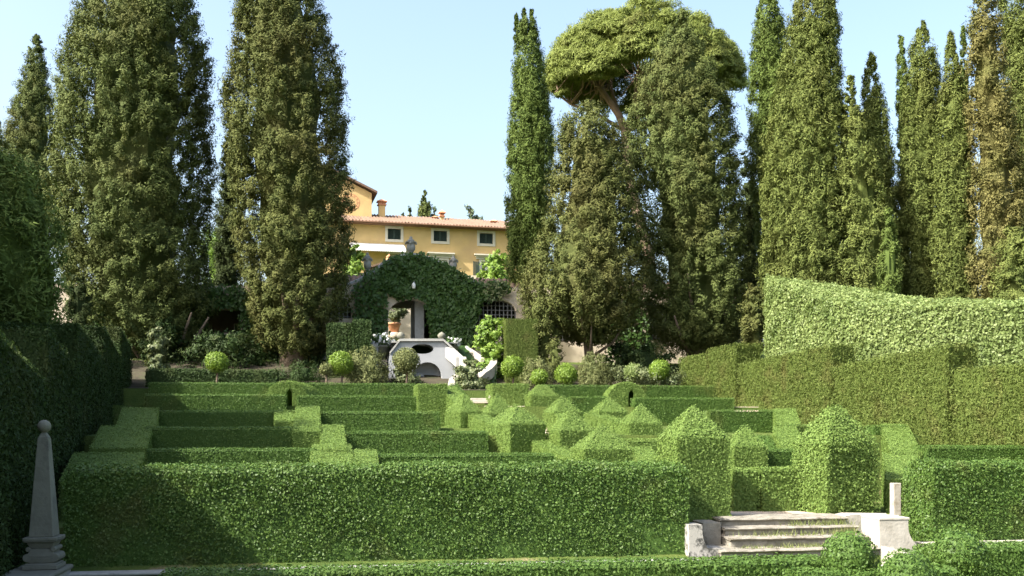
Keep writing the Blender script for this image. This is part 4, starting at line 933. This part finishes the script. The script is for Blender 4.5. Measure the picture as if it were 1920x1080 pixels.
# little white steps at the head of the central path
b = MB(); sf = Frame(915, 37.6, K)
for i in range(3): b.box(sf, -.55, .55, .3 * i, .3 * i + .34, .9, z_at(0, 756, 37.6) + .1 * i)
st = b.build('stone_steps', M['pale_stone'], label='small pale stone steps at the head of the centre path', cat='steps', bevel=.015)
q = P(927, 745, 37.4); MB().lathe(tuple(q), [(.12, -.5), (.15, -.1), (.22, -.02), (.2, .08), (.1, .12), (.02, .13)], 10).build('stone_scroll', M['pale_stone'], None, True, label='little curled pale stone end beside the small upper steps', cat='stone scroll')

# ================================================================== FRONT STEPS, KERB AND OBELISK
gf = Frame(1490, 19.0, K)
zs = [z_at(0, 1033, 18.95), z_at(0, 1010, 19.3), z_at(0, 991, 19.65), z_at(0, 974, 20.0)]
steps = thing('stone_steps', gf.w(0, 0, -2.9), 'wide weathered stone steps with grass tufts climbing into the hedge garden', 'steps')
for i, z in enumerate(zs):
    ex = (1.75, 1.42, 1.4, 1.36)[i]; v0 = -.62 + .36 * i
    b = MB(); b.box(gf, -ex + .03, ex - .03, v0 + .045, v0 + 1.1 - .1 * i, z - .5, z - .062)
    # worn rounded nosing slab
    N = 24; V = []
    for j in range(N + 1):
        u = -ex + 2 * ex * j / N; w_ = .005 * math.sin(5.1 * u + i) + .004 * math.sin(17 * u + 2 * i); d_ = .004 * math.sin(7 * u + 3 * i) + .003 * math.sin(23 * u)
        for (v, zz) in ((v0 + .03, -.06), (v0 - .005, -.045), (v0 - .02, -.025), (v0 - .005, -.006), (v0 + .03, 0), (v0 + 1.1 - .1 * i, .012)):
            V.append(gf.w(u, v + w_ * (v < v0 + .1), z + zz + d_ * (zz > -.05)))
    Fs = [[6 * j + k, 6 * (j + 1) + k, 6 * (j + 1) + k + 1, 6 * j + k + 1] for j in range(N) for k in range(5)]
    Fs += [[k for k in range(6)][::-1], [6 * N + k for k in range(6)]]
    b.add(V, Fs); b.build('tread', M['tread'], steps)
# weeds on the treads
def tufts(spots, label):
    T = []; tn = []
    for (u, v, z, r, h) in spots:
        n = 60; p = np.stack([rng.normal(0, r, n), rng.normal(0, .05, n), np.zeros(n)], 1)
        base = np.array([gf.w(u + a, v + c, z) for a, c, _ in p]); H = h * rng.uniform(.5, 1.2, n)
        tip = base + np.stack([rng.normal(0, .05, n), rng.normal(0, .05, n), H], 1); s = np.stack([np.full(n, .006), rng.normal(0, .003, n), np.zeros(n)], 1)
        T.append(np.stack([base - s, base + s, tip], 1).reshape(-1, 3)); tn.append(np.repeat(rng.random(n), 3))
    T = np.concatenate(T); me = make_mesh('grass', T, np.arange(len(T)), np.full(len(T) // 3, 3), M['grass'], np.concatenate(tn))
    link('grass', me, kind='stuff', label=label)
tufts([(.25, .30, zs[2], .22, .14), (.75, .32, zs[2], .2, .13), (-.5, -.04, zs[1], .35, .13), (.1, -.02, zs[1], .3, .14), (.8, -.04, zs[1], .25, .15), (-.3, -.4, zs[0], .3, .12), (.5, -.38, zs[0], .2, .1), (1.15, .3, zs[2], .15, .16),
       (1.1, -.1, zs[1], .12, .2), (-.9, -.38, zs[0], .2, .08), (.2, -.38, zs[0], .3, .09)], 'dry grass tufts growing on the stone treads')
def flank(px, t, py_top, py_bot, w, flare, depth, m, label, side, cap=True):
    """a concave pedestal that flares down to a rolled toe"""
    f_ = Frame(px, t, K); z1 = f_.z(px, py_top); z0 = f_.z(px, py_bot); H = z1 - z0; n = 12
    prof = [(0, H)] + [(flare * (1 - math.cos(a)) , H * .80 * (1 - math.sin(a)) ) for a in np.linspace(0.0, math.pi / 2, n)]
    toe = prof[-1][0] + .16
    o2 = [(-w, -.25), (toe, -.25), (toe + .03, -.20), (toe + .03, .05), (toe, .085)] + [(u, max(z, .09)) for u, z in prof[::-1]] + [(-w, H)]
    o2 = [(u * side, z + z0) for u, z in o2]
    if side < 0: o2 = o2[::-1]
    t_ = thing('scroll_pedestal', f_.w(0, 0, z0), label, 'pedestal')
    MB().sheet(f_, o2, [], 0, depth).build('body', M[m], t_, bevel=.012)
    if cap:
        q = sorted([-w * side, .02 * side]); MB().box(f_, q[0] - .008, q[1] + .008, -.012, depth + .012, z1 + .002, z1 + .05).build('cap', M[m], t_, bevel=.01)
flank(1703, 18.42, 975, 1032, .60, .50, .7, 'pale_stone', 'white sunlit scroll pedestal flaring to a rolled toe beside the steps', 1)
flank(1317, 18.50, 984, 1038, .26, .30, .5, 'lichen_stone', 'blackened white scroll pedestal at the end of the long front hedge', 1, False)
f_ = Frame(1338, 19.25, K); MB().box(f_, -.22, .16, 0, .9, -2.5, f_.z(1338, 980)).build('stone_block', M['tread'], label='low stone block between the blackened pedestal and the steps', cat='block', bevel=.015)
f_ = Frame(1600, 19.7, K)
MB().sheet(f_, [(-.55, -2.4), (1.0, -2.4), (1.0, f_.z(1645, 968)), (.0, f_.z(1600, 966)), (-.55, f_.z(1565, 975))], [], 0, .5).build('low_wall', M['pale_stone'], label='low pale wall under the big bushy topiary at the edge of the steps', cat='wall', bevel=.015)
f_ = Frame(1683, 20.0, K); zt_ = f_.z(1683, 906)
MB().box(f_, -.085, .085, 0, .17, -2.2, zt_).build('stone_post', M['pale_stone'], label='tall thin stone post in the dark gap beside the big bushy topiary', cat='post', bevel=.012)
# kerb wall under the front hedge
kf = Frame(300, 18.28, K)
kb = thing('kerb_wall', kf.w(0, 0, -3.0), 'long low stone kerb wall under the front hedge', 'kerb wall')
ua_, ub_ = kf.u(100), kf.u(1345)
MB().box(kf, ua_, ub_, .08, .35, -3.05, -2.54).build('wall', M['grey_stone'], kb)
MB().box(kf, ua_ - .02, ub_, -.06,   .40, -2.535, -2.47).build('coping', M['grey_stone'], kb, bevel=.03)
kf2 = Frame(1800, 18.28, K)
kb2 = thing('kerb_wall', kf2.w(0, 0, -3.0), 'stone kerb wall under the far front hedge, past the scroll pedestal', 'kerb wall')
MB().box(kf2, kf2.u(1742), kf2.u(2100), .08, .35, -3.05, -2.36).build('wall', M['grey_stone'], kb2)
MB().box(kf2, kf2.u(1742), kf2.u(2100), -.06, .40, -2.355, -2.265).build('coping', M['pale_stone'], kb2, bevel=.03)
f_ = Frame(1716, 17.2, K)
MB().sheet(f_, [(-.15, -3.1), (.75, -3.1), (.75, -2.75), (.1, -2.32), (-.15, -2.28)], [], 0, .9).build('ramp_wall', M['pale_stone'], label='sloping pale stone below the white scroll pedestal, between two topiary balls', cat='wall', bevel=.02)
# side kerb running towards the camera and the obelisk
of = Frame(83, 18.05, K)
sk = thing('side_kerb', of.w(-.4, -2, -3.0), 'stone kerb running forward from under the obelisk', 'kerb wall')
MB().box(of, -.46, .30, -2.6, .45, -3.1, -2.43).build('wall', M['grey_stone'], sk)
MB().box(of, -.50, .34, -2.65, .5, -2.425, -2.345).build('coping', M['obelisk_stone'], sk, bevel=.03)
oz = -2.34
ob = thing('obelisk', of.w(0, 0, oz), 'grey stone obelisk topped by a ball, in the shade of the dark stepped hedge', 'obelisk')
def oct_stack(prof, frame, cu, cv):
    b = MB()
    for (r0, z0, r1, z1) in prof:
        b.add([frame.w(cu + r * sx, cv + r * sy, oz + z) for r, z in ((r0, z0), (r1, z1)) for sx, sy in ((-1, -1), (1, -1), (1, 1), (-1, 1))],
              [[3, 2, 1, 0], [4, 5, 6, 7], [0, 1, 5, 4], [1, 2, 6, 5], [2, 3, 7, 6], [3, 0, 4, 7]])
    return b
s_ = 1 / 113.0
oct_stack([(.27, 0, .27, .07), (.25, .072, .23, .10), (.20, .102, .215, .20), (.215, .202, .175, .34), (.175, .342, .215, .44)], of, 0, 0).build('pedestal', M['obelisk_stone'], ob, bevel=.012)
oct_stack([(.245, .442, .265, .47), (.265, .472, .265, .525)], of, 0, 0).build('cornice', M['obelisk_stone'], ob, bevel=.01)
for sx in (-1, 1):
    b = MB()
    for (zc, rc, e) in ((.19, .07, .21), (.33, .04, .195)):
        V = []; n = 12
        for j in range(2):
            for i in range(n):
                a = 2 * math.pi * i / n; V.append(of.w(sx * e + rc * math.cos(a), -.21 + .42 * j, oz + zc + rc * math.sin(a)))
        b.add(V, [[i, (i + 1) % n, n + (i + 1) % n, n + i] for i in range(n)] + [list(range(n))[::-1], [n + i for i in range(n)]])
    b.build('scroll', M['obelisk_stone'], ob, bevel=.006)
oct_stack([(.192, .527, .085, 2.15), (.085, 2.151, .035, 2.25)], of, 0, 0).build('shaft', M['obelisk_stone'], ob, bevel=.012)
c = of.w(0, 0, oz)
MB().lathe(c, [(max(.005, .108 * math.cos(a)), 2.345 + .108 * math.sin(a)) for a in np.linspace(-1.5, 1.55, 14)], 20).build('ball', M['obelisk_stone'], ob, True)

# ================================================================== YELLOW VILLA
vf = Frame(800, 77.1, 0.25)
vl = thing('villa', vf.w(0, 0, 5.0), 'yellow ochre villa with green shutters and a low tiled roof', 'villa')
uL, uR = vf.u(520), vf.u(1010); zE = vf.z(800, 424)
def vr(x0, y0, x1, y1):
    (a, _), (b_, _) = vf.uz(x0, y0), vf.uz(x1, y1); xm = (x0 + x1) / 2
    return [(a, vf.z(xm, y1)), (b_, vf.z(xm, y1)), (b_, vf.z(xm, y0)), (a, vf.z(xm, y0))]
upper = [(727, 429, 751.5, 449), (813, 433, 838, 452.5), (899, 437.5, 924, 457)]
lower = [(734, 482, 758, 530), (815, 488, 838, 545), (902, 491, 924, 548)]
holes = [vr(*r) for r in upper] + [vr(*r) for r in lower]
MB().sheet(vf, [(uL, 4.6), (uR, 4.6), (uR, zE), (uL, zE)], holes, 0, .4).build('wall', M['ochre'], vl)
MB().box(vf, uL, uR, 9.0, 9.4, 4.6, zE).build('back_wall', M['ochre'], vl)
for uu in (uL, uR - .4): MB().box(vf, uu, uu + .4, .4, 9.0, 4.6, zE).build('end_wall', M['ochre'], vl)
def rect(b, h, v0, v1, ex=0.0, ez=0.0):
    b.box(vf, h[0][0] - ex, h[1][0] + ex, v0, v1, h[0][1] - ez, h[2][1] + ez)
def frame_box(b, h, w, v0, v1, bottom=True):
    u0, u1, z0, z1 = h[0][0], h[1][0], h[0][1], h[2][1]
    b.box(vf, u0 - w, u0, v0, v1, z0 - (w if bottom else 0), z1 + w); b.box(vf, u1, u1 + w, v0, v1, z0 - (w if bottom else 0), z1 + w)
    b.box(vf, u0, u1, v0, v1, z1, z1 + w)
    if bottom: b.box(vf, u0, u1, v0, v1, z0 - w, z0)
for r in upper:
    h = vr(*r); b = MB(); frame_box(b, h, .19, -.05, .12); w = b.build('window', M['trim'], vl)
    um = (h[0][0] + h[1][0]) / 2; b = MB()
    for a, c_ in ((h[0][0] + .01, um - .012), (um + .012, h[1][0] - .01)):
        b.box(vf, a, a + .05, .06, .12, h[0][1] + .01, h[2][1] - .01); b.box(vf, c_ - .05, c_, .06, .12, h[0][1] + .01, h[2][1] - .01)
        for z in np.linspace(h[0][1] + .03, h[2][1] - .06, 14): b.add([vf.w(u, v, zz) for u in (a + .05, c_ - .05) for v, zz in ((.065, z - .015), (.075, z - .015), (.115, z + .035), (.105, z + .035))], [[0, 1, 2, 3], [7, 6, 5, 4], [0, 4, 5, 1], [1, 5, 6, 2], [2, 6, 7, 3], [3, 7, 4, 0]])
    b.build('shutters', M['shutter'], w)
    b = MB(); rect(b, h, .2, .22); b.build('pane', M['glass'], w)
for i, r in enumerate(lower):
    h = vr(*r); b = MB(); frame_box(b, h, .15, -.05, .12, False); w = b.build('window', M['trim'], vl)
    um = (h[0][0] + h[1][0]) / 2; b = MB()
    for a, c_ in ((h[0][0], um - .01), (um + .01, h[1][0])):
        b.box(vf, a, a + .10, .10, .17, h[0][1], h[2][1]); b.box(vf, c_ - .10, c_, .10, .17, h[0][1], h[2][1]); b.box(vf, a + .10, c_ - .10, .10, .17, h[2][1] - .12, h[2][1])
        b.box(vf, a + .10, c_ - .10, .10, .17, h[0][1] + 1.0, h[0][1] + 1.1)
    b.build('casement', M['white'], w)
    b = MB(); rect(b, h, .18, .2); b.build('pane', M['glass'], w)
    b = MB(); zc = h[2][1] + .28; L = .55
    b.box(vf, h[0][0] - L, h[1][0] + L, -.34, -.002, zc + .16, zc + .26); b.box(vf, h[0][0] - L + .08, h[1][0] + L - .08, -.22, -.002, zc + .06, zc + .158); b.box(vf, h[0][0] - L + .15, h[1][0] + L - .15, -.10, -.002, zc - .10, zc + .058)
    b.build('cornice', M['trim'], w)
    if i:
        for s in (-1, 1):
            e = h[0][0] - .16 if s < 0 else h[1][0] + .16; a, c_ = (e - .46, e) if s < 0 else (e, e + .46); b = MB()
            b.box(vf, a, a + .06, -.10, -.055, h[0][1], h[2][1]); b.box(vf, c_ - .06, c_, -.10, -.055, h[0][1], h[2][1])
            for z in np.arange(h[0][1] + .04, h[2][1] - .05, .075): b.box(vf, a + .06, c_ - .06, -.092, -.064, z, z + .055)
            b.build('shutter', M['shutter'], w)
# roof
ov = .58
b = MB(); n = int((uR - uL + 1) / .055); us = np.linspace(uL - .5, uR + .5, n); V = []
rows_ = [(-ov - .10, .06), (1.2, .06 + .3 * (1.2 + ov)), (4.7, .06 + .3 * (4.7 + ov)), (9.9, .10)]
for v, z in rows_:
    for i, u in enumerate(us): V.append(vf.w(u, v + .03 * math.sin(i * 2.7), zE + z + .05 * math.cos(2 * math.pi * u / .24) + .018 * math.sin(u * 3.1) + .01 * math.sin(i * 1.7)))
for v, z in rows_[:1]:
    for i, u in enumerate(us): V.append(vf.w(u, v + .02, zE + z - .05 + .045 * math.cos(2 * math.pi * u / .24)))
Fs = [[j * n + i, j * n + i + 1, (j + 1) * n + i + 1, (j + 1) * n + i] for j in range(3) for i in range(n - 1)]
Fs += [[4 * n + i, 4 * n + i + 1, i + 1, i] for i in range(n - 1)]
rf = MB().add(V, Fs).build('roof', M['tile'], vl)
b = MB().box(vf, uL - .5, uR + .5, -ov, -.002, zE - .10, zE - .02)
b.build('eaves', M['soffit'], rf)
b = MB(); b.tube([vf.w(uL - .5, -ov - .09, zE - .03), vf.w(uR + .5, -ov - .09, zE - .03)], [.07, .07], 8); b.build('gutter', M['soffit'], rf)
def chimney(px0, px1, pt, pc, pb, v, label=None):
    a, z1 = vf.uz(px0, pc); c_ = vf.uz(px1, pc)[0]; s = (77.1 + v) / 77.1
    zt1 = vf.z((px0 + px1) / 2, pt) * s; z1 = z1 * s; m_ = (a + c_) / 2 * s; w = (c_ - a) / 2 * s
    b = MB().box(vf, m_ - w, m_ + w, v, v + 2 * w, zE - .5, z1); ch = b.build('chimney', M['ochre'], rf)
    b = MB(); H = zt1 - z1
    b.box(vf, m_ - w - .09, m_ + w + .09, v - .09, v + 2 * w + .09, z1 + .002, z1 + .12 * H)
    for k in range(4):
        uu = m_ - w - .02 + (2 * w + .04 - .1) * k / 3; b.box(vf, uu, uu + .10, v - .03, v + .07, z1 + .122 * H, z1 + .5 * H); b.box(vf, uu, uu + .10, v + 2 * w - .07, v + 2 * w + .03, z1 + .122 * H, z1 + .5 * H)
    q = [vf.w(m_ + x * (w + .14), v + w + y * (w + .14), z1 + .502 * H) for x, y in ((-1, -1), (1, -1), (1, 1), (-1, 1))]
    q2 = [(x, y, z + .08 * H) for x, y, z in q]
    b.add(q + q2 + [vf.w(m_, v + w, z1 + H)], [[3, 2, 1, 0], [0, 1, 5, 4], [1, 2, 6, 5], [2, 3, 7, 6], [3, 0, 4, 7], [4, 5, 8], [5, 6, 8], [6, 7, 8], [7, 4, 8]])
    b.build('chimney_cap', M['terracotta'], rf)
chimney(723, 735, 372, 384, 412, 3.2)
chimney(840, 846, 393, 406, 422, 3.6)
chimney(829, 835, 404, 412, 422, 4.2)
chimney(934, 941, 411, 420, 430, 3.0)
# gabled wing with the clock
tf = Frame(660, 80.0, 0.25)
uA, zA = tf.uz(697, 362); uB, zB = tf.uz(640, 333)
uM = uB - 1.0; sl = (zB - zA) / (uA - uB)
MB().sheet(tf, [(2 * uM - uA, zE - 1), (uA, zE - 1), (uA, zA), (uM, zA + sl * (uA - uM)), (2 * uM - uA, zA)], [], 0, .4).build('gable_wall', M['ochre'], vl)
V = [tf.w(u, v, z) for v in (-.35, 6) for u, z in ((uA + .4, zA - sl * .4 + .12), (uM, zA + sl * (uA - uM) + .12), (2 * uM - uA - .4, zA - sl * .4 + .12))]
V += [(x, y, z + .16) for x, y, z in V]
MB().add(V, [[0, 1, 4, 3], [1, 2, 5, 4], [6, 9, 10, 7], [7, 10, 11, 8], [0, 6, 7, 1], [1, 7, 8, 2], [0, 3, 9, 6], [2, 8, 11, 5]]).build('gable_roof', M['tile'], vl)
MB().box(tf, uA - .4, uA, .4, 6, zE - 1, zA).build('gable_side', M['ochre'], vl)
b = MB(); uc, zc = tf.uz(658, 379); R = 16 / F * 78
for (ra, rb) in ((R * .90, R), (R * .66, R * .72)):
    V = []; n = 40
    for i in range(n):
        a = 2 * math.pi * i / n
        for r, v in ((ra, -.012), (rb, -.012), (ra, .01), (rb, .01)): V.append(tf.w(uc + r * math.cos(a), v, zc + r * math.sin(a)))
    Fs = []
    for i in range(n):
        k = (i + 1) % n; Fs += [[4 * i, 4 * i + 1, 4 * k + 1, 4 * k], [4 * i + 1, 4 * i + 3, 4 * k + 3, 4 * k + 1], [4 * i, 4 * k, 4 * k + 2, 4 * i + 2]]
    b.add(V, Fs)
for i in range(12):
    a = 2 * math.pi * i / 12; d = np.array([math.cos(a), math.sin(a)]); e = np.array([-d[1], d[0]]) * .03
    q = [d * R * .73 - e, d * R * .73 + e, d * R * .89 + e, d * R * .89 - e]
    b.add([tf.w(uc + p[0], v, zc + p[1]) for v in (-.012, .01) for p in q], [[0, 1, 2, 3], [7, 6, 5, 4], [0, 4, 5, 1], [1, 5, 6, 2], [2, 6, 7, 3], [3, 7, 4, 0]])
b.build('clock_dial', M['terracotta'], vl)
# awning
a, z1 = vf.uz(655, 452); c_, _ = vf.uz(757, 459); z1 = vf.z(712, 457); z0 = z1 - .62
aw = thing('awning', vf.w((a + c_) / 2, -.6, z0), 'white canvas awning stretched out from the villa wall', 'awning')
V = [vf.w(u, v, z) for u in (a, c_) for v, z in ((-.01, z1), (-1.15, z0 + .06), (-1.15, z0 + .02), (-.01, z1 - .04))]
MB().add(V, [[3, 2, 1, 0], [4, 5, 6, 7], [0, 1, 5, 4], [1, 2, 6, 5], [2, 3, 7, 6], [3, 0, 4, 7]]).build('cloth', M['canvas'], aw)
b = MB(); n = 60
V = [vf.w(a + (c_ - a) * i / n, -1.155, z0 + .02 if k else z0 - .12 - .03 * math.cos(i * math.pi)) for i in range(n + 1) for k in (0, 1)]
V += [vf.w(a + (c_ - a) * i / n, -1.145, z0 + .02 if k else z0 - .12 - .03 * math.cos(i * math.pi)) for i in range(n + 1) for k in (0, 1)]
m2 = 2 * (n + 1)
b.add(V, [[2 * i, 2 * i + 2, 2 * i + 3, 2 * i + 1] for i in range(n)] + [[m2 + 2 * i + 1, m2 + 2 * i + 3, m2 + 2 * i + 2, m2 + 2 * i] for i in range(n)])
b.build('valance', M['canvas'], aw)
# terracotta jar on the low gable in front of the villa
lg = Frame(715, 67.0, K)
u0_, z0_ = lg.uz(688, 508); u1_, z1_ = lg.uz(768, 490); um = (u0_ + u1_) / 2 + .4
sh = thing('garden_shed', lg.w(um, 0, 4.2), 'low pale outbuilding with a shallow tiled gable behind the ivy arch', 'outbuilding')
MB().sheet(lg, [(u0_, 4.2), (u1_ + .6, 4.2), (u1_ + .6, z0_), (um + .1, z1_ + .08), (u0_, z0_)], [], 0, .3).build('wall', M['plaster'], sh)
V = [lg.w(u, v, z) for v in (-.2, 2.5) for u, z in ((u0_ - .2, z0_ + .02), (um + .1, z1_ + .14), (u1_ + .8, z0_ + .02))]; V += [(x, y, z + .1) for x, y, z in V]
MB().add(V, [[0, 1, 4, 3], [1, 2, 5, 4], [6, 9, 10, 7], [7, 10, 11, 8], [0, 6, 7, 1], [1, 7, 8, 2], [0, 3, 9, 6], [2, 8, 11, 5]]).build('roof', M['tile'], sh)
q = lg.w(lg.u(730), .4, lg.z(730, 490)); jr = thing('terracotta_jar', q, 'terracotta jar with a lid standing on the low tiled gable', 'jar')
MB().lathe(q, [(.12, 0), (.20, .08), (.21, .22), (.17, .32), (.21, .34), (.21, .38), (.1, .39)], 14).build('bowl', M['terracotta'], jr, True)
MB().lathe((q[0], q[1], q[2] + .39), [(.14, 0), (.10, .07), (.03, .11), (.02, .16)], 12).build('lid', M['terracotta'], jr, True)
